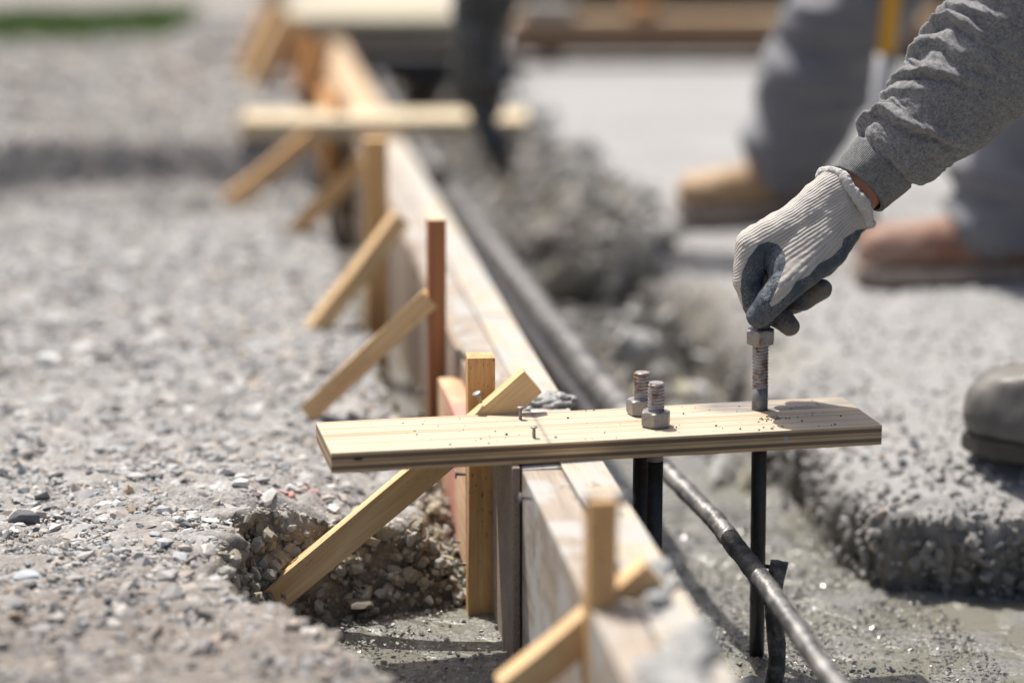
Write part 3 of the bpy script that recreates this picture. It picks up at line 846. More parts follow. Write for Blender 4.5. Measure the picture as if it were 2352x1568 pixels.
def anchor_bolt(foot, ztop, zthread, znut, lean, yaw, label, nut_above=None):
    """plain shaft from the slurry up, threaded top, nut"""
    t = thing("anchor_bolt", foot, label, "bolt", "anchor bolts set through the plywood template")
    R = Matrix.Translation(foot) @ Matrix.Rotation(lean, 4, 'Y')
    L0 = zthread - foot.z
    V, Fc = capped([Vector((0, 0, -.03)), Vector((0, 0, L0 * .5)), Vector((0, 0, L0))], [.0078] * 3, 28)
    link("shaft", mesh_np("shaft", V, Fc, True), M['shaft'], t, R)
    if zthread > .255:
        V, Fc = capped([Vector((0, 0, .2545)), Vector((0, 0, L0 + .001))], [.0081] * 2, 28)
        link("shaft_collar", mesh_np("shaft_collar", V, Fc, True), M['dryshaft'], t, R)
    link("thread", thread_mesh(ztop - zthread, .0084), M['thread'], t, R @ Matrix.Translation((0, 0, L0)))
    link("nut", nut_mesh(.0262, .0150, .0075), M['nut'], t, R @ Matrix.Translation((0, 0, znut - foot.z)) @ Matrix.Rotation(yaw, 4, 'Z'))
    return t
ZP = .25
anchor_bolt(Vector((.2505, 2.347, Z_FLOOR_R)), .332, .273, .3175, math.radians(-.6), .35, "long dark anchor bolt being lowered through the template by the gloved hand")
anchor_bolt(Vector((.1400, 2.282, Z_FLOOR_R)), .2935, .215, .2503, 0, .35, "nearer of the two short bolt ends with nuts standing on the plywood template")
anchor_bolt(Vector((.1285, 2.330, Z_FLOOR_R)), .2925, .215, .2503, 0, .9, "rustier bolt end with nut half hidden behind the nearer bolt")

# ------------------------------------------------------------------ template planks
pl_c = Vector(((-.172 + .355 - .189 + .344) / 4, (2.178 + 2.283 + 2.298 + 2.398) / 4, ZP - .0098))
tp = thing("template_plank", pl_c, "pale plywood strip laid across the form with bolts standing through it", "plank")
yaw = math.atan2(.105, .527)
RP = Matrix.Translation(pl_c) @ Matrix.Rotation(yaw, 4, 'Z')
ob = link("board", box_mesh("board", .540, .1195, .0196, .0007, .0003, 5, 24), M['ply'], tp, RP)
nail(tp, onz(1195, 962, ZP) - Vector((0, 0, .004)), (.02, 0, 1), .0165, .0036)
nail(tp, onz(1227, 1004, ZP) - Vector((0, 0, .004)), (-.02, 0, 1), .0150, .0034)
# crumbs of sawdust and cement lying on the plank
r = np.random.default_rng(12)
n = 90
lx = r.uniform(-.22, .26, n); ly = r.uniform(-.056, .056, n)
pos = np.array([list(RP @ Vector((a, b, .0102))) for a, b in zip(lx, ly)])
s = .0006 + .0016 * r.uniform(0, 1, n) ** 3
bp = RP.inverted() @ onz(1775, 962, ZP)
extra = np.array([list(RP @ Vector((bp.x + r.normal(0, .006), bp.y + r.normal(0, .004), .0105))) for _ in range(26)])
pos = np.vstack([pos, extra]); s = np.concatenate([s, r.uniform(.0008, .0020, 26)])
v, f, c = scatter(pos, s, .7, CLODS, np.array([(.16, .15, .14), (.30, .28, .26), (.36, .19, .07)]), np.array([.5, .35, .15]), 13)
me = mesh_np("crumbs", v, f); add_col(me, "tint", c)
tag(link("plank_crumbs", me, M['stone']), kind="stuff")

fp0, fp1 = onz(558, 284, .245), onz(1212, 284, .245)
t = thing("template_plank", (fp0 + fp1) / 2, "blurred pale template strip lying across the form farther away", "plank")
board("board", fp0, fp1, .17, .034, (0, 1, 0), M['cream'], t)
nail(t, (fp0 + fp1) / 2 + Vector((.05, 0, .008)), (0, 0, 1), .016)

# ------------------------------------------------------------------ formwork
def form_board(u0, u1, v0, v1, z0, z1, m, label, seed=0):
    o = board("form_board", F((u0 + u1) / 2, v0, (z0 + z1) / 2), F((u0 + u1) / 2, v1, (z0 + z1) / 2), u1 - u0, z1 - z0, U_DIR, m, cuts=30, seed=seed + 3, bev=.0016, warp=.0008)
    return tag(o, label, "form board", "boards of the concrete form")
form_board(-.0078, -.0003, .0, 3.2, -.03, .2305, M['sheath'], "thin dark sheathing board on the left of the form ending under the near template", 1)
form_board(0, .0375, -1.35, -.005, -.03, .2300, M['dirty'], "stained middle form board running from under the template towards the viewer", 2)
form_board(0, .0375, .002, 2.2, -.03, .2285, M['dirty'], "pinkish grey form board running away behind the near stakes", 3)
form_board(.0385, .0795, -1.35, .70, -.03, .2302, M['pale'], "pale right-hand form timber beneath the near plywood template", 4)
form_board(.0385, .0795, .706, 2.3, -.03, .2290, M['pale'], "pale right-hand form timber between the second stake and the far template", 5)
form_board(.002, .0795, 2.306, 4.25, -.03, .2310, M['beamwood'], "far tan form timber running on to the corner of the form", 6)

def stake(px0, px1, ytop, y, zbot, depth, m, label, nails=(), lean=0.0):
    a = ony(px0, 900, y); b = ony(px1, 900, y)
    ax = 1176 + 0; d = y * math.cos(PITCH) + (CAM_H - .2) * math.sin(PITCH)
    x0, x1 = (px0 - 1176) / FPX * d, (px1 - 1176) / FPX * d
    zt = ony(1176, ytop, y).z
    c = Vector(((x0 + x1) / 2, y + depth / 2, 0))
    t = thing("stake", c, label, "stake", "wooden stakes holding the form")
    w = x1 - x0
    R = Matrix((U_DIR, V_DIR, Vector((0, 0, 1)))).transposed().to_4x4()
    p0, p1 = c + Vector((0, 0, zbot)), c + Vector((lean, 0, zt))
    board("post", p0, p1, w, depth, U_DIR, m, t)
    for (py, side) in nails:
        z = ony(1176, py, y).z
        nail(t, Vector((x0, y + depth * .4, z)) - U_DIR * .001, -U_DIR + Vector((0, 0, .04)), .011, .0046)
    return t
stake(1071, 1134, 822, 2.362, -.02, .028, M['stake'], "square-cut tan stake crossed by the sharp near brace", ((1095, 0), (1303, 0)))
stake(983, 1024, 505, 2.706, -.02, .022, M['redstake'], "slim reddish brown stake behind the near template", ((902, 0), (955, 0)))
stake(838, 889, 322, 3.36, -.02, .03, M['stake'], "blurred tan stake whose top touches the far template")
stake(764, 792, 215, 4.62, -.02, .03, M['orange'], "blurred brown stake just behind the far template")
stake(1347, 1414, 1152, 1.79, -.02, .03, M['stake'], "foreground blurred stake with cement-capped top beside the form")
stake(668, 700, 60, 5.78, .0, .04, M['orange'], "blurred orange stake at the far end of the form beside the steep brace")
stake(585, 612, 40, 6.0, .1, .04, M['orange'], "blurred orange stake leftmost at the far end of the form")
stake(612, 648, -60, 6.5, -.02, .05, M['beamwood'], "far blurred post at the corner of the form")

def brace(p0, p1, w, t_, m, label, whint=(0, 0, 1)):
    t = thing("brace", p0, label, "brace", "diagonal braces propping the stakes")
    board("strut", p0, p1, w, t_, whint, m, t)
    return t
yb = 2.334
b1 = brace(ony(606, 1392, 2.312), ony(1222, 872, yb + .008), .0285, .020, M['brace'], "sharp tan brace running from the pit up past the near stake")
nail(b1, ony(1105, 924, yb - .002), (-.45, -.25, 1), .012, .0046)
brace(ony(708, 948, 2.735), ony(992, 683, 2.715), .024, .022, M['brace'], "brace leaning from the gravel to the reddish stake")
brace(ony(722, 760, 3.2), ony(922, 500, 3.25), .025, .022, M['brace'], "blurred brace rising from gravel to the form top behind the reddish stake")
brace(ony(664, 546, 3.92), ony(836, 372, 3.9), .028, .024, M['stake'], "blurred orange brace in front of the far template")
brace(ony(528, 464, 4.30), ony(720, 310, 4.34), .030, .026, M['stake'], "blurred brace whose foot stands in the dark rut left of the far template")
brace(ony(572, 235, 5.36), ony(664, 45, 5.40), .05, .03, M['brace'], "steep pale blurred brace at the far end of the form above the cross board")
brace(ony(552, 190, 5.72), ony(640, 20, 5.76), .055, .03, M['stake'], "second steep blurred brace at the far end, just left of the first")
brace(ony(690, 250, 5.3), ony(735, 95, 5.35), .06, .03, M['orange'], "short orange brace board against the far form face")
brace(ony(1165, 1590, 1.815), ony(1502, 1312, 1.832), .027, .024, M['brace'], "foreground blurred brace crossing behind the blurred front stake")

o = board("side_board", F(-.0205, .185, .138), F(-.0205, .478, .138), .0245, .138, U_DIR, M['redboard'], cuts=10)
sb = tag(o, "short pink-sprayed board nailed between the tan stake and the reddish stake", "board")
for (px, py, yy) in ((1035, 1185, 2.52), (1022, 1120, 2.60), (1050, 1240, 2.44)):
    v = (yy - 2.2); p = F(-.033, v, ony(1176, py, yy).z)
    nail(o, p, -U_DIR, .010)
o = board("side_board", F(-.03, 2.62, .165), F(-.03, 4.25, .165), .03, .15, U_DIR, M['orange'], cuts=10)
tag(o, "blurred orange-brown board along the far left face of the form", "board")
bn = bpy.data.objects['form_board.001']
nail(bn, F(.001, -.075, ony(1176, 1141, 2.13).z), -U_DIR + Vector((0, 0, .1)), .013, .0046)

# lumps of concrete left on the form
def lump(name, groups, label, seed, vox=.0025, amp=.004, m='lump', flat=1.0):
    me = blob_mesh(name, groups, vox, 2)
    co = get_co(me); no = get_no(me)
    co += no * (amp * fbm(co, 90, 4, seed))[:, None]
    zb_ = .2275 if flat < .7 else co[:, 2].min() + .006
    co[:, 2] = np.where(co[:, 2] > zb_, zb_ + (co[:, 2] - zb_) * flat, co[:, 2])
    set_co(me, co)
    return tag(link(name, me, M[m]), label, "concrete lump")
p = F(.055, .235, .235)
lump("concrete_lump", [[(p + U_DIR * -.025, .010), (p + U_DIR * .02, .013)], [(p + U_DIR * .02, .012), (p + V_DIR * .03 + U_DIR * .01, .009)]], "grey lump of concrete on the form behind the near template", 5, .002, .007, flat=.69)
p = F(.052, -.36, .236)
lump("concrete_lump", [[(p, .016), (p + U_DIR * .02 + V_DIR * .04, .012)], [(p + V_DIR * -.05, .012), (p + U_DIR * .015, .012)]], "blurred grey concrete splash on the form beside the foreground stake", 6, .004, .008, flat=.55)
p = F(.045, -.56, .232)
lump("concrete_lump", [[(p, .022), (p + U_DIR * .02 + V_DIR * .07, .016)], [(p + V_DIR * -.12, .024), (p + U_DIR * -.016, .022)], [(p + V_DIR * -.25, .024), (p + V_DIR * -.12 + U_DIR * .012, .026)], [(p + V_DIR * -.05 + U_DIR * .02, .018), (p + V_DIR * -.2 + U_DIR * .018, .018)]], "large grey concrete spill covering the nearest end of the form", 7, .005, .012, flat=.5)
p = ony(1382, 1148, 1.805)
lump("concrete_lump", [[(p + Vector((-.010, 0, 0)), .0065), (p + Vector((.016, 0, .001)), .007)]], "thin cement cap stuck on the foreground stake top", 8, .003, .002)

# ------------------------------------------------------------------ reinforcing bars
def rebar_mesh(path, R, pitch=.0074, step=.0011, ns=28):
    P = [Vector(p) for p in path]
    seg = [(P[i + 1] - P[i]).length for i in range(len(P) - 1)]; L = sum(seg)
    n = int(L / step); ts = np.linspace(0, L, n)
    cum = np.concatenate([[0], np.cumsum(seg)])
    PP = np.array([list(p) for p in P])
    # smooth interpolation
    pts = np.c_[[np.interp(ts, cum, PP[:, k]) for k in range(3)]].T
    for _ in range(260): pts[1:-1] = (pts[:-2] + 2 * pts[1:-1] + pts[2:]) / 4
    th = np.linspace(0, 2 * np.pi, ns, endpoint=False)
    V, Fc = tube([Vector(q) for q in pts], R, ns)
    V = V.reshape(n, ns, 3); C = pts[:, None, :]
    T2 = th[None, :]; S = ts[:, None]
    ph = (S / pitch + np.abs(((T2 / math.pi) % 1.0) - .5) * 1.3) % 1.0
    ribh = np.clip(1 - np.abs(ph - .5) / .2, 0, 1) * (np.abs(np.sin(T2)) > .22)
    lon = np.exp(-(np.sin(T2) / .14) ** 2)
    sc = 1 + .22 * ribh + .14 * lon
    V = C + (V - C) * sc[..., None]
    V = V.reshape(-1, 3)
    V += (.0008 * fbm(V, 60, 3, 4))[:, None] * np.array([[.3, .3, 1]])
    return mesh_np("rebar", V, Fc, True)
ZR = .12
pts = [onz(1985, 1640, .125), onz(1905, 1555, ZR), onz(1760, 1345, ZR), onz(1640, 1190, ZR), onz(1540, 1092, ZR), onz(1410, 940, ZR)]
tag(link("rebar", rebar_mesh(pts, .0087), M['rebar']), "ribbed steel bar crossing in front of the hand-held bolt", "rebar")
pts = [onz(1475, 1015, .122), onz(1305, 800, .125), onz(1180, 640, .125), onz(1080, 505, .125), onz(985, 375, .125), onz(905, 255, .125), onz(845, 150, .125)]
pts = [p + Vector((-.006, 0, .012)) for p in pts]
tag(link("rebar", rebar_mesh([p - U_DIR * .034 + Vector((0, 0, -.012)) for p in pts], .015, .014, .004, 20), M['shaft']), "added black bar standing in for the shadow between the form and the thick grey bar", "rebar")  # added bar, blackens the gap where the form's shadow lies
tag(link("rebar", rebar_mesh(pts, .0175, .014, .004, 20), M['rebar']), "thick grey bar along the far trench beyond the bolts", "rebar")
V, Fc = capped([Vector((onz(1786, 1325, .11).x, 2.25, z)) + Vector((.003 * math.sin(z * 60), 0, 0)) for z in np.linspace(-.06, .122, 14)], .0085, 16)
rs = thing("rebar_stake", Vector((.25, 2.25, -.01)), "short dark steel peg supporting the ribbed bar beside the held bolt", "peg")
V = V + (.0016 * fbm(V, 170, 4, 8))[:, None] * np.array([[1, 1, .3]])
link("peg", mesh_np("peg", V, Fc, True), M['mudpeg'], rs)
wire = [Vector((.249 + .0125 * math.cos(a), 2.252 + .012 * math.sin(a * .5), .098 + .016 * math.sin(a))) for a in np.linspace(-1.9, 2.6, 26)]
V, Fc = capped(wire, .0021, 8)
link("tie_wire", mesh_np("wire", V, Fc, True), M['shaft'], rs)
px = onz(1466, 1200, .0)
V, Fc = capped([Vector((px.x - .004, 2.62, z)) for z in np.linspace(-.05, .215, 8)], .0075, 14)
tag(link("rebar_stake", mesh_np("peg2", V, Fc, True), M['shaft']), "blurred dark steel peg standing in the trench behind the bolts", "peg")

# ------------------------------------------------------------------ far clutter
tsh = board("form_sheet", Vector((-.64, 6.98, .252)), Vector((-.13, 6.98, .252)), .82, .06, (0, 1, 0), M['sheet'], cuts=4)
tag(tsh, "blurred pale sheet topping the far corner of the form", "form sheet")
o = board("shade_strip", Vector((-.66, 6.60, .16)), Vector((-.12, 6.60, .16)), .12, .03, (0, 0, 1), M['shadebeam'], cuts=4)  # added dark strip for the shadow gap below the sheet
tag(o, "added dark brown strip standing in for the shadow gap under the far pale sheet", "board")
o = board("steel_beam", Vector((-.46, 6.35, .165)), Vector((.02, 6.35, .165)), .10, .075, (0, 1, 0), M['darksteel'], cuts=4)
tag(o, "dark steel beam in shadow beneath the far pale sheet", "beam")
o = board("timber_beam", Vector((-.02, 6.75, .198)), Vector((1.7, 6.75, .198)), .16, .060, (0, 1, 0), M['shadebeam'], cuts=8)
tag(o, "long timber with its shaded front coloured dark brown, across the back behind the hose and the workers", "timber")
o = board("timber_plank", Vector((.0, 6.80, .2475)), Vector((1.55, 6.82, .2475)), .13, .038, (0, 1, 0), M['beamwood'], cuts=8)
tag(o, "tan plank lying on top of the long dark brown timber", "plank")
o = board("timber_block", Vector((.33, 6.80, .285)), Vector((.40, 6.80, .285)), .12, .035, (0, 1, 0), M['orange'], cuts=2)
tag(o, "small orange timber offcut on the far tan plank", "offcut")
o = board("timber_block", Vector((.03, 6.80, .285)), Vector((.17, 6.80, .285)), .12, .035, (0, 1, 0), M['pale'], cuts=2)
tag(o, "pale timber offcut on the far tan plank near the hose", "offcut")
for xx, lab in ((.1, "low dark bearer under the left end of the long dark timber"), (1.1, "low dark bearer under the long dark timber behind the workers")):
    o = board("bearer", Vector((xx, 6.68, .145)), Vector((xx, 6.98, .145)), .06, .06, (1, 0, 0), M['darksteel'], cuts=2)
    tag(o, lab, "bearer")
o = board("back_shade", Vector((.0, 7.1, .34)), Vector((2.4, 7.0, .34)), .25, .03, (0, 0, 1), M['darksteel'], cuts=4)  # added dark board in place of the shadows behind the timbers
tag(o, "added dark board standing in for the form shadows behind the long dark timber", "board")

# placing hose and the concrete it drops
hx = ony(1100, 150, 4.35)
hp = [Vector((hx.x - .01, 4.35, 1.9)), Vector((hx.x - .006, 4.35, 1.3)), Vector((hx.x, 4.35, .9)), Vector((hx.x, 4.35, .7)), ony(1100, 60, 4.35), ony(1100, 170, 4.35), ony(1103, 230, 4.34)]
P = np.array([list(p) for p in hp]); tt = np.linspace(0, 1, 60)
cum = np.concatenate([[0], np.cumsum(np.linalg.norm(np.diff(P, axis=0), axis=1))]); cum /= cum[-1]
path = [Vector([np.interp(q, cum, P[:, k]) for k in range(3)]) for q in tt]
V, Fc = capped(path, .052, 24)
ctr = np.array([hx.x, 4.35, 0])
n1 = fbm(V, 14, 4, 71); d = V - ctr; d[:, 2] = 0; d /= np.linalg.norm(d, axis=1)[:, None] + 1e-6
V = V + d * (.018 * n1)[:, None]
tag(link("concrete_hose", mesh_np("hose", V, Fc, True), M['hose']), "dark grout-caked placing hose hanging over the far end of the trench", "hose")
a, b, c, dd = ony(1105, 225, 4.34), ony(1112, 285, 4.32), ony(1140, 335, 4.30), ony(1150, 400, 4.28)
me = blob_mesh("concrete_stream", [[(a, .035), (b, .022)], [(b, .022), (c, .026)], [(c, .024), (c + Vector((.012, 0, -.05)), .016)]], .008, 3)
co = get_co(me); co += get_no(me) * (.012 * fbm(co, 30, 3, 5))[:, None]; set_co(me, co)
tag(link("concrete_stream", me, M['hose']), "dark wet concrete falling from the hose past the far template", "concrete")

# clods on the far trench wall
def clod(px, py, z, size, tint, label, seed):
    p = onz(px, py, z)
    me = blob_mesh("clod", [[(p, size), (p + Vector((size * .7, .3 * size, -size * .1)), size * .8)], [(p, size * .8), (p + Vector((-size * .3, -size * .4, size * .4)), size * .6)]], size * .13, 1)
    co = get_co(me); co += get_no(me) * (size * .25 * fbm(co, 2.2 / size, 3, seed))[:, None]; set_co(me, co)
    add_col(me, "tint", np.tile(np.array(tint), (len(co), 1)))
    tag(link("clod", me, M['stone']), label, "clod")
clod(1305, 640, .040, .040, (.33, .30, .235), "blurred tan clay clod on the far trench wall right of the thick bar", 3)
clod(1265, 555, .06, .034, (.30, .275, .25), "dark clod on the trench wall behind the tan clay clod", 4)
clod(1455, 800, .05, .030, (.40, .395, .38), "grey clod on the trench wall in front of the tan clay clod", 5)

# grass by the yard edge
r = np.random.default_rng(44)
n = 20000
gx = r.uniform(-2.6, -.93, n); gy = 6.80 + .17 * r.normal(0, 1, n) - .12 * (gx + 1.0) * 0 + .15 * sstep(-1.3, -1.0, gx)
gh = r.uniform(.02, .06, n); ga = r.uniform(0, 6.28, n); w = .0035
gz = left_height(gx, gy)
b0 = np.c_[gx - w * np.cos(ga), gy - w * np.sin(ga), gz]; b1_ = np.c_[gx + w * np.cos(ga), gy + w * np.sin(ga), gz]
tp_ = np.c_[gx + r.normal(0, .012, n), gy + r.normal(0, .012, n), gz + gh]
V = np.stack([b0, b1_, tp_], 1).reshape(-1, 3)
tag(link("grass", mesh_np("grass", V, np.arange(3 * n).reshape(-1, 3)), M['grass']), kind="stuff")

# ------------------------------------------------------------------ the two workers
def boot(parent, toe, heel, zg, mat, soleM, width=.098, height=.16, name="boot", shaft_to=None):
    """leather or rubber boot, toe and heel are ground points"""
    toe, heel = Vector(toe), Vector(heel); d = (toe - heel); L = d.length; d.normalize()
    s = Vector((-d.y, d.x, 0))
    at = lambda f, z, o=0: Vector((heel.x, heel.y, zg)) + d * (L * f) + s * o + Vector((0, 0, z))
    w = width / 2
    up = [
        [(at(.09, .055), w * .72), (at(.30, .058), w * .74)],
        [(at(.30, .055), w * .74), (at(.55, .05), w * .80), ],
        [(at(.55, .052, w * .12), w * .74), (at(.86, .045, -w * .1), w * .68), (at(.86, .045, w * .2), w * .66)],
        [(at(.16, .06), w * .78), (at(.15, height), w * .88)],
        [(at(.40, .075), w * .66), (at(.17, .125), w * .80)],
    ]
    if name == "rubber_boot":
        q = []
        for f, ww, hh_ in ((.30, .84, .098), (.62, .96, .094), (.84, .86, .078), (.945, .50, .050)):
            for o_ in (-1, 1): q += [(at(f, .030, o_ * (w * ww - .016)), .016), (at(f, hh_, o_ * (w * ww - .024)), .014)]
        up.append(q)
    if shaft_to is not None: up.append([(at(.15, height), w * .95), (Vector(shaft_to), w * 1.2)])
    me = blob_mesh(name, up, .006, 5)
    co = get_co(me); co[:, 2] = np.maximum(co[:, 2], zg + (.012 if name == 'rubber_boot' else .021))
    co += get_no(me) * (.0022 * fbm(co, 26, 3, 5))[:, None]
    set_co(me, co)
    b = link(name, me, mat, parent)
    so = []
    for f in np.linspace(.0, 1, 14):
        ww = w * (.74 if f < .35 else .80 + .22 * math.sin((f - .35) / .65 * 2.4)) * (1 if f < .8 else math.sqrt(max(0.02, 1 - ((f - .8) / .24) ** 2)))
        ww *= math.sqrt(min(1, f / .08 + .15))
        so.append((f, ww))
    bm = bmesh.new(); rings = []
    lip = .93 if name == 'rubber_boot' else 1.06
    so = [(f, ww * lip) for f, ww in so]
    for z in (0.0, .022 if name == 'rubber_boot' else .025):
        left = [bm.verts.new(at(f, z, ww)) for f, ww in so]; right = [bm.verts.new(at(f, z, -ww)) for f, ww in reversed(so)]
        rings.append(left + right)
    n = len(rings[0])
    for i in range(n): bm.faces.new((rings[0][i], rings[0][(i + 1) % n], rings[1][(i + 1) % n], rings[1][i]))
    bm.faces.new(rings[1]); bm.faces.new(list(reversed(rings[0])))
    bmesh.ops.recalc_face_normals(bm, faces=bm.faces)
    bmesh.ops.bevel(bm, geom=[e for e in bm.edges if e.calc_face_angle(0) > 1.0], offset=.003, segments=2, affect='EDGES')
    ms = bpy.data.meshes.new("sole"); bm.to_mesh(ms); bm.free()
    link("sole", ms, soleM, b)
    return b
def cloth_part(name, groups, mat, parent, vox=.012, amp=.008, fs=9, seed=1, stretch=(1, 1, 2.2)):
    me = blob_mesh(name, groups, vox, 6)
    co = get_co(me); q = co * np.array(stretch)
    co += get_no(me) * (amp * (1 - 2 * np.abs(vnoise(q, fs, seed))) + amp * .4 * vnoise(q, fs * 2.3, seed + 3))[:, None]
    set_co(me, co)
    return link(name, me, mat, parent)
def head_groups(c, fwd):
    c = Vector(c); f = Vector(fwd).normalized(); s = Vector((-f.y, f.x, 0)).normalized(); u = f.cross(s) * -1
    if u.z < 0: u = -u
    at = lambda a, b, z: c + f * a + s * b + u * z
    g = [[(at(-.015, 0, .03), .082), (at(.01, 0, .01), .078)], [(at(.02, 0, -.03), .060), (at(.045, 0, -.085), .030), (at(0, .03, -.05), .04), (at(0, -.03, -.05), .04)],
         [(at(.085, 0, .012), .008), (at(.103, 0, -.025), .011)], [(at(.085, .012, -.056), .009), (at(.085, -.012, -.056), .009)]]
    for k in (1, -1): g.append([(at(-.01, .078 * k, .012), .012), (at(-.005, .08 * k, -.022), .010)])
    hair = [[(at(-.03, 0, .045), .082), (at(-.005, 0, .06), .072)], [(at(-.045, 0, .01), .07), (at(-.05, 0, -.04), .05)]]
    return g, hair
def fist(c, along, thumb):
    """five bent fingers closed round a handle"""
    c = Vector(c); a = Vector(along).normalized(); t = Vector(thumb).normalized(); n = a.cross(t).normalized()
    g = [[(c + t * .03 + n * (.028 - .0), .016), (c - t * .03 + n * .028, .015), (c + n * .04 - a * 0 + t * .0, .018)]]
    for i, (o, l) in enumerate(((.033, .9), (.011, 1.0), (-.011, .95), (-.033, .8))):
        k = [c + t * o + n * .026 - a * .004, c + t * o + a * .026 * l + n * .006, c + t * o + a * .02 * l - n * .018, c + t * o - a * .006 - n * .020]
        g += chain([(q, .0098 - .0008 * j) for j, q in enumerate(k)])
    k = [c + t * .03 + n * .024 - a * .01, c + t * .048 - a * .02 + n * .006, c + t * .045 - a * .014 - n * .014]
    g += chain([(q, .011 - .001 * j) for j, q in enumerate(k)])
    return g

# --- distant worker, seen from the knees down
bw = thing("person", Vector((.62, 3.85, .13)), "worker in light grey trousers and tan boots standing behind, holding the yellow pole", "person")
zb = .142
tl_, tr2 = onz(1552, 500, zb), onz(1960, 640, zb)
fl, fr = tl_ + Vector((.185, .02, 0)), tr2 + Vector((.225, .02, 0))         # ankles
kl, kr = Vector((.60, 4.02, .58)), Vector((.93, 3.66, .56))
hip = Vector((.86, 3.86, .98))
hl, hr = hip + Vector((-.02, .10, 0)), hip + Vector((.02, -.10, 0))
sh = Vector((.80, 3.84, 1.48))
headc = Vector((.74, 3.84, 1.72))
hg, hairg = head_groups(headc, (-1, 0, -.2))
grip = Vector((.52, 3.72, 1.12)); grip2 = Vector((.53, 3.76, .95))
body = [[(hl, .10), (hr, .10), (sh - Vector((0, 0, .3)), .12)], [(sh - Vector((0, 0, .3)), .12), (sh + Vector((0, .15, 0)), .06), (sh + Vector((0, -.15, 0)), .06)], [(sh, .055), (headc - Vector((0, 0, .06)), .05)]] + hg
for hh, kk, ff in ((hl, kl, fl), (hr, kr, fr)):
    body += chain([(hh, .085), (kk, .05), (ff + Vector((0, 0, .10)), .032)])
for sgn, g_ in ((1, grip), (-1, grip2)):
    s0 = sh + Vector((0, .18 * sgn, -.02)); el = (s0 + g_) / 2 + Vector((.10, .10 * sgn, -.12))
    body += chain([(s0, .05), (el, .038), (g_ + Vector((.05, .02 * sgn, 0)), .027)])
    body += fist(g_, (0, 0, 1), (0, 0, 1)) if False else fist(g_, (-1, 0, 0), (0, 0, 1))
link("body", blob_mesh("body", body, .007, 3), M['skin'], bw)
link("hair", blob_mesh("hair", hairg, .008, 2), M['hair'], bw)
tl = chain([(hl, .115), (kl, .088), (kl * .5 + fl * .5 + Vector((-.01, 0, .06)), .092), (fl + Vector((.02, 0, .12)), .082)])
tr_ = chain([(hr, .115), (kr, .092), (kr * .5 + fr * .5 + Vector((-.03, 0, .06)), .095), (fr + Vector((.0, 0, .12)), .085)])
cloth_part("trousers", tl + tr_ + [[(hl, .115), (hr, .115), (hip + Vector((0, 0, .08)), .12)]], M['trouser'], bw, .011, .021, 8, 3, (1, 1, 2.8))
jk = [[(hip + Vector((0, .06, .06)), .13), (hip + Vector((0, -.06, .06)), .13), (sh + Vector((0, .14, -.1)), .10), (sh + Vector((0, -.14, -.1)), .10), (sh + Vector((0, 0, -.03)), .08)]]
for sgn, g_ in ((1, grip), (-1, grip2)):
    s0 = sh + Vector((0, .18 * sgn, -.02)); el = (s0 + g_) / 2 + Vector((.10, .10 * sgn, -.12))
    jk += chain([(s0, .068), (el, .055), (g_ + Vector((.075, .02 * sgn, 0)), .042)])
cloth_part("jacket", jk, M['jacket'], bw, .012, .008, 9, 4)
tb = boot(bw, tl_, tl_ + Vector((.255, .03, 0)), zb, M['tanboot'], M['sole'], .11, .10)
tag(tb, "tan leather boot")
rb = boot(bw, tr2, tr2 + Vector((.30, .02, 0)), zb, M['redboot'], M['sole'], .115, .11)
tag(rb, "red-brown leather boot")

pole = thing("tool_pole", Vector((.50, 3.78, .13)), "upright yellow tool handle with a grey lower end held behind the worker's sleeve", "tool")
q0 = ony(2012, 330, 3.76); q1 = ony(2030, 170, 3.75); q2 = ony(2050, -10, 3.74)
dirp = (q2 - q0).normalized()
V, Fc = capped([q1, q1 + dirp * .4, q1 + dirp * 1.0], .0135, 18)
link("handle", mesh_np("handle", V, Fc, True), M['yellow'], pole)
zlow = q1 - dirp * ((q1.z - .12) / dirp.z)
V, Fc = capped([zlow, (zlow + q1) / 2, q1 + dirp * .03], [.014, .0145, .016], 18)
link("socket", mesh_np("socket", V, Fc, True), M['greytube'], pole)

# --- near worker: arm, glove and boot in view
YH = 2.347
def hp_(px, py, dy=0): return ony(px, py, YH + dy)
PXM = FPX / 2.405                                           # px of the survey per metre at the hand
nw = thing("person", Vector((.95, 2.45, .12)), "worker in a grey marl sweatshirt and dipped glove lowering the bolt", "person")
wr0, wr1 = hp_(1935, 468, .02), hp_(2010, 398, .02)
elbow = hp_(2450, -40, .02)
shR = Vector((.86, 2.30, .93)); shL = Vector((.98, 2.62, .98))
neck = Vector((.90, 2.47, 1.00)); hd = Vector((.78, 2.46, 1.13))
hipc = Vector((1.22, 2.55, .50))
kR, kL = Vector((.86, 2.52, .58)), Vector((.92, 2.86, .58))
aR, aL = Vector((.80, 2.50, .20)), Vector((.92, 2.95, .20))
hg2, hair2 = head_groups(hd, (-.85, -.1, -.5))
lhand = Vector((.78, 2.85, .60))
body2 = chain([(wr0, .0255), (wr1, .0265), (elbow, .036), (shR, .05)]) + [[(shR, .06), (shL, .06), (hipc, .12)], [(neck, .055), (hd + Vector((.02, 0, -.05)), .05)]] + hg2
body2 += chain([(shL, .05), (Vector((.96, 2.86, .76)), .038), (lhand + Vector((.05, 0, .03)), .026)]) + fist(lhand, (-1, 0, -.4), (0, -1, .1))
for sgn, kk, aa in ((-1, kR, aR), (1, kL, aL)):
    body2 += chain([(hipc + Vector((0, .10 * sgn, 0)), .085), (kk, .056), (aa, .04)])
link("body", blob_mesh("body", body2, .0045, 5), M['skin'], nw)
link("hair", blob_mesh("hair", hair2, .008, 2), M['hair'], nw)
tz = []
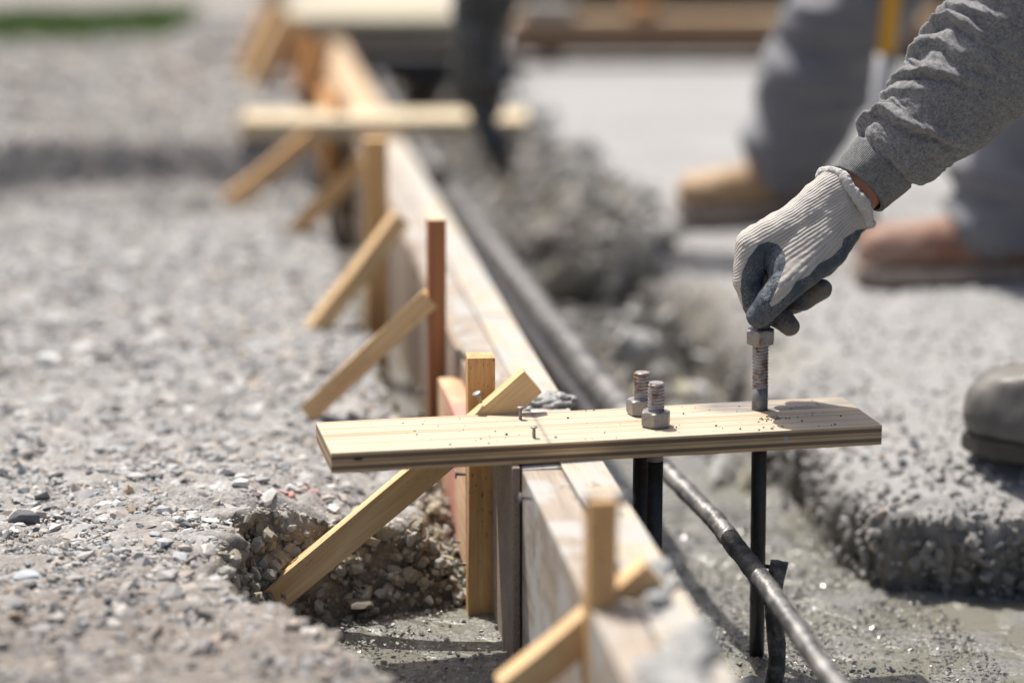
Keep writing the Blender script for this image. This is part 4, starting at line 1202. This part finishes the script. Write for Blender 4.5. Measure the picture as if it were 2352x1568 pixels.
for sgn, kk, aa in ((-1, kR, aR), (1, kL, aL)):
    tz += chain([(hipc + Vector((0, .10 * sgn, 0)), .11), (kk, .085), (aa + Vector((0, 0, .08)), .07)])
tz += [[(hipc + Vector((0, .1, 0)), .12), (hipc + Vector((0, -.1, 0)), .12), (hipc + Vector((-.04, 0, .08)), .12)]]
cloth_part("trousers", tz, M['trouser_dark'], nw, .012, .012, 8, 7)
st = [[(hipc + Vector((-.03, .08, .06)), .14), (hipc + Vector((-.03, -.08, .06)), .14), (shR + Vector((.02, .06, -.02)), .09), (shL + Vector((.02, -.06, -.02)), .09)], [(neck + Vector((.02, 0, -.02)), .085), (shR, .075), (shL, .075)]]
st += chain([(shL, .075), (Vector((.96, 2.86, .76)), .06), (lhand + Vector((.085, 0, .05)), .042)])
st += chain([(shR, .078), (elbow + (shR - elbow) * .45, .072), (elbow + (shR - elbow) * .12, .069)])
torso = cloth_part("sweatshirt", st, M['fleece'], nw, .011, .008, 9, 9)
me = torso.data; add_attr(me, "around", np.zeros(len(me.vertices))); add_attr(me, "cuff", np.zeros(len(me.vertices)))
bt = onz(2243, 1045, .125)
boot(nw, Vector((bt.x, 2.68, 0)), Vector((bt.x + .28, 2.55, 0)), .128, M['rubber'], M['rubber_sole'], .15, .20, "rubber_boot", aR + Vector((.02, 0, .12)))
boot(nw, Vector((.78, 3.02, 0)), Vector((1.06, 2.93, 0)), .112, M['rubber'], M['rubber_sole'], .125, .17, "rubber_boot", aL + Vector((.02, 0, .12)))

def build_sleeve():
    axis_px = [(1968, 437), (2036, 368), (2050, 354), (2108, 301), (2180, 231), (2258, 150), (2350, 55), (2450, -40), (2540, -120)]
    T = np.array([0, 95, 112, 190, 292, 405, 537, 676, 800.])
    rad = np.array([75, 86, 98, 112, 130, 146, 158, 164, 166.])
    A = np.array([list(hp_(x, y, .02)) for x, y in axis_px])
    ts = np.arange(-6, 800, 1.7); nth = 150
    ctr = np.c_[[np.interp(ts, T, A[:, k]) for k in range(3)]].T
    # gentle smoothing of the axis
    for _ in range(30): ctr[1:-1] = (ctr[:-2] + ctr[2:]) / 2 * .5 + ctr[1:-1] * .5
    rr = np.interp(ts, T, rad)
    tan = np.gradient(ctr, axis=0); tan /= np.linalg.norm(tan, axis=1)[:, None]
    yv = np.array([0, 1.0, 0]); e1 = np.cross(yv, tan); e1 /= np.linalg.norm(e1, axis=1)[:, None]
    if e1[0][0] < 0: e1 = -e1                               # points to the lower right
    e2 = np.cross(tan, e1); e2 *= np.sign(e2[:, 1:2])       # points away from the viewer
    phi = np.linspace(0, 2 * np.pi, nth, endpoint=False)    # 0 = upper-left edge, pi/2 = towards the viewer
    TS, PH = np.meshgrid(ts, phi, indexing='ij')
    PHs = np.where(PH > np.pi * 1.25, PH - 2 * np.pi, PH)
    base = np.interp(TS, T, rad)
    folds = [(120, 15, 17, 55, 2.45, 1.0), (158, 5, 13, 70, 1.0, .8), (200, 11, 16, 48, 1.3, .7), (250, 11, 15, 72, 2.0, .9), (290, 6, 12, 40, .95, .7),
             (326, 13, 19, 56, 1.75, .9), (396, 15, 21, 50, 1.9, .9), (446, 13, 18, 40, 1.5, .8), (505, 13, 20, 35, 1.6, .8), (570, 13, 22, 30, 1.6, .8), (640, 12, 24, 20, 1.6, .8)]
    P1 = np.c_[TS.ravel() * .012, 1.3 * np.cos(PH).ravel(), 1.3 * np.sin(PH).ravel()]
    warp = (15 * fbm(P1, 1.6, 3, 52)).reshape(TS.shape)
    ampn = (1 + .55 * vnoise(P1, 2.6, 53)).reshape(TS.shape)
    disp = np.zeros_like(base)
    for t0, amp, w, sl, ext, back in folds:
        s = np.abs(PHs)
        wob = 7 * np.sin(PHs * 2.3 + t0)
        d = TS - t0 - sl * np.clip(PHs, -1.6, 3) - wob - warp
        fall = np.where(PHs >= 0, np.clip(1 - (PHs / ext) ** 2.4, 0, 1), np.clip(1 - (PHs / 1.5) ** 2, 0, 1) * back)
        prof = np.where(d < 0, np.exp(-(d / (w * .62)) ** 2), np.exp(-(d / (w * 1.15)) ** 2))
        val = np.exp(-((d + w * 1.25) / (w * .55)) ** 2)
        mod = 1 + .45 * np.sin(PHs * 3.1 + t0 * .7) * np.clip(PHs, 0, 1)
        disp += 1.35 * amp * fall * mod * ampn * prof - amp * .7 * fall * mod * val
    cuffm = 1 - sstep(88, 100, TS)
    disp *= 1 - cuffm
    P0 = np.c_[TS.ravel() * .01, np.cos(PH).ravel(), np.sin(PH).ravel()]
    disp += (1 - cuffm) * (2.6 * (1 - 2 * np.abs(vnoise(P1 * np.array([2.2, 1, 1]), 3.2, 54)))).reshape(TS.shape)
    disp += (1 - cuffm) * (5.0 * fbm(P0, 2.2, 3, 15)).reshape(TS.shape) * np.where(TS < 120, .5, 1)
    disp -= 7 * np.exp(-((TS - 97) / 5.5) ** 2)              # seam between cuff and sleeve
    disp += cuffm * 1.2 * fbm(P0, 3.0, 2, 18).reshape(TS.shape)
    # long underside seam
    ps = 2.72
    disp -= 3.2 * np.exp(-((PH - ps) / .035) ** 2) * (TS > 100)
    # turned-in end
    endm = np.clip((2 - TS) / 8, 0, 1)
    R = (base + disp - endm * 9) / PXM
    V = ctr[:, None, :] + R[..., None] * (-np.cos(PH)[..., None] * e1[:, None, :] - .92 * np.sin(PH)[..., None] * e2[:, None, :])
    V = V + tan[:, None, :] * ((26 / PXM) * (np.maximum(np.sin(PH), -.25)) * np.clip(1 - TS / 92, 0, 1))[..., None]
    nr = len(ts)
    me = mesh_np("sleeve", V.reshape(-1, 3), grid_faces(nr, nth, True), True)
    add_attr(me, "around", PH.ravel()); add_attr(me, "cuff", cuffm.ravel())
    o = link("sleeve", me, M['fleece'], torso)
    md = o.modifiers.new("thick", 'SOLIDIFY'); md.thickness = .0022; md.offset = -1
    return o
build_sleeve()

def build_glove():
    S = lambda x, y, d, r_: (hp_(x, y, d), r_)
    palm = [
        [S(1727, 566, .002, .0175), S(1733, 560, .026, .0175), S(1745, 562, .048, .0165), S(1764, 578, .064, .0145), S(1850, 515, .012, .026), S(1860, 555, .04, .026)],
        [S(1850, 515, .012, .027), S(1862, 560, .035, .027), S(1922, 441, .018, .0250), S(1956, 480, .018, .0250), S(1930, 465, .03, .024)],
        [S(1922, 441, .018, .0245), S(1958, 478, .018, .0245), S(1946, 420, .02, .0245), S(1984, 462, .02, .0245)],
        [S(1850, 530, .010, .026), S(1925, 480, .015, .027), S(1896, 570, .002, .0225), S(1852, 611, -.014, .0195), S(1936, 520, .014, .020)],
        [S(1800, 560, .006, .020), S(1852, 611, -.014, .0190), S(1850, 540, .006, .024), S(1800, 640, -.020, .015)],
        [S(1800, 610, .01, .018), S(1850, 600, .02, .022), S(1760, 580, .03, .018)],
        [S(1935, 535, .02, .017), S(1890, 600, .03, .016), S(1840, 620, .045, .016), S(1800, 600, .06, .014)],
    ]
    thumb = chain([S(1896, 570, .002, .0225), S(1852, 611, -.014, .0195), S(1800, 659, -.027, .0168), S(1768, 696, -.030, .0148), S(1742, 726, -.028, .0122)])
    web = [[S(1845, 585, -.008, .018), S(1790, 590, -.004, .0125), S(1812, 625, -.020, .0125)],
           [S(1790, 582, -.003, .012), S(1755, 575, .002, .015), S(1845, 570, -.002, .018)]]
    index = chain([S(1728, 568, .0, .0178), S(1722, 610, -.003, .0166), S(1718, 646, -.005, .0148), S(1728, 684, -.006, .0130), S(1742, 722, -.002, .0110), S(1752, 738, .0, .0095)])
    middle = chain([S(1732, 562, .024, .0165), S(1712, 645, .024, .0130), S(1750, 712, .020, .0115), S(1800, 735, .004, .0112), S(1814, 750, -.002, .0100)])
    ring = chain([S(1744, 564, .046, .0155), S(1725, 650, .048, .0125), S(1785, 706, .040, .0115), S(1845, 688, .014, .0112), S(1888, 664, .004, .0102)])
    pinky = chain([S(1764, 580, .064, .0135), S(1748, 646, .066, .0108), S(1800, 690, .060, .0098), S(1846, 668, .045, .0092)])
    me = blob_mesh("glove", palm + thumb + web + index + middle + ring + pinky, .00105, 9, .5, 3)
    bm = bmesh.new(); bm.from_mesh(me)
    cp = hp_(1948, 455, .02); cn = (hp_(1957, 354, .02) - hp_(1900, 400, .02)).normalized()
    cn = (cn + Vector((0, .36, 0))).normalized()
    bmesh.ops.bisect_plane(bm, geom=bm.verts[:] + bm.edges[:] + bm.faces[:], plane_co=cp, plane_no=cn, clear_outer=True)
    bm.to_mesh(me); bm.free(); me.update()
    co = get_co(me); no = get_no(me)
    # flat survey coordinates in the plane of the hand
    rel = co - np.array([0, 0, CAM_H])
    dcam = co[:, 1] * math.cos(PITCH) - rel[:, 2] * math.sin(PITCH)
    hx_, hz_ = hp_(1800, 600).x, hp_(1800, 600).z
    HX = 1800 + (co[:, 0] - hx_) * PXM * 1.0; HY = 600 - (co[:, 2] - hz_) * PXM * .985
    poly = np.array([(1985, 528), (1962, 528), (1930, 542), (1926, 560), (1905, 580), (1872, 592), (1850, 616), (1820, 628), (1800, 655), (1778, 676), (1764, 684), (1758, 676), (1772, 650), (1782, 625), (1797, 595), (1796, 572), (1782, 556), (1760, 549), (1738, 556), (1716, 584), (1702, 618), (1699, 655), (1708, 700), (1690, 800), (1950, 800), (2010, 560)], dtype=float)
    # signed distance to polygon edge
    inside = np.zeros(len(co), bool); dist = np.full(len(co), 1e9)
    for i in range(len(poly)):
        a, b = poly[i], poly[(i + 1) % len(poly)]
        c1 = (a[1] > HY) != (b[1] > HY)
        with np.errstate(divide='ignore', invalid='ignore'):
            xi = (b[0] - a[0]) * (HY - a[1]) / (b[1] - a[1] + 1e-12) + a[0]
        inside ^= c1 & (HX < xi)
        ab = b - a; tt = np.clip(((HX - a[0]) * ab[0] + (HY - a[1]) * ab[1]) / (ab @ ab), 0, 1)
        dist = np.minimum(dist, np.hypot(HX - a[0] - tt * ab[0], HY - a[1] - tt * ab[1]))
    sd = np.where(inside, dist, -dist)
    coat = np.clip(.5 + sd / 12, 0, 1)
    add_attr(me, "coat", coat)
    W, K = np.array(hp_(1955, 455, .022)), np.array(hp_(1740, 590, .022))
    ax = K - W; L = np.linalg.norm(ax); ax /= L
    s_ = (co - W) @ ax; pr = co - W - s_[:, None] * ax
    e1 = np.array([0, -1.0, 0]); e1 = e1 - (e1 @ ax) * ax; e1 /= np.linalg.norm(e1); e2 = np.cross(ax, e1)
    ang = np.arctan2(pr @ e2, pr @ e1)
    add_attr(me, "rib", ang * 78)
    add_attr(me, "run", s_)
    dirt = np.clip(sstep(1835, 1870, HX) * (HY > 640) + sstep(735, 752, HY) * (HX > 1775) + .8 * sstep(742, 756, HY), 0, 1)
    dirt = np.maximum(dirt, ((HX > 1780) & (HY > 705)) * .7)
    add_attr(me, "dirt", dirt)
    co2 = co + no * (.00055 * fbm(co, 120, 3, 31))[:, None]
    # slack wrinkles where the knit gathers
    wr = np.sin(ang * 4 + s_ * 260) * .0005 * (coat < .4)
    co2 = co2 + no * wr[:, None]
    set_co(me, co2)
    g = link("glove", me, M['glove'], nw)
    # rolled rim
    c0 = np.array(hp_(1945, 457, .02)); adir = np.array(hp_(1957, 354, .02)) - np.array(hp_(1900, 400, .02)); adir /= np.linalg.norm(adir)
    f1 = np.array([0, -1.0, 0]); f2 = np.cross(adir, f1); f2 /= np.linalg.norm(f2)
    n = 200; th = np.linspace(0, 2 * np.pi, n, endpoint=False)
    # tilt: the side facing the viewer sits further up the arm
    ctr = c0 + np.outer(np.cos(th) * .0295, f1) + np.outer(np.sin(th) * .0350, f2) + np.outer(.0105 * np.cos(th) - .003 * np.sin(th * 2 + .4) + .0015 * np.sin(th * 5), adir)
    m = 14; ph = np.linspace(0, 2 * np.pi, m, endpoint=False)
    rad = ctr - c0; rad /= np.linalg.norm(rad, axis=1)[:, None]
    tr = .0046 * (1 + .18 * np.sin(th * 3 + 1) + .10 * np.sin(th * 7))
    V = ctr[:, None, :] + tr[:, None, None] * (np.cos(ph)[None, :, None] * rad[:, None, :] + np.sin(ph)[None, :, None] * adir[None, None, :] * 1.15)
    V = V.reshape(-1, 3)
    V += ((V - np.repeat(ctr, m, 0)) * (.22 * fbm(V, 420, 2, 3))[:, None])
    fa = []
    for i in range(n):
        for j in range(m): fa.append((i * m + j, ((i + 1) % n) * m + j, ((i + 1) % n) * m + (j + 1) % m, i * m + (j + 1) % m))
    link("rolled_cuff", mesh_np("rolled_cuff", V, fa, True), M['rim'], g)
build_glove()
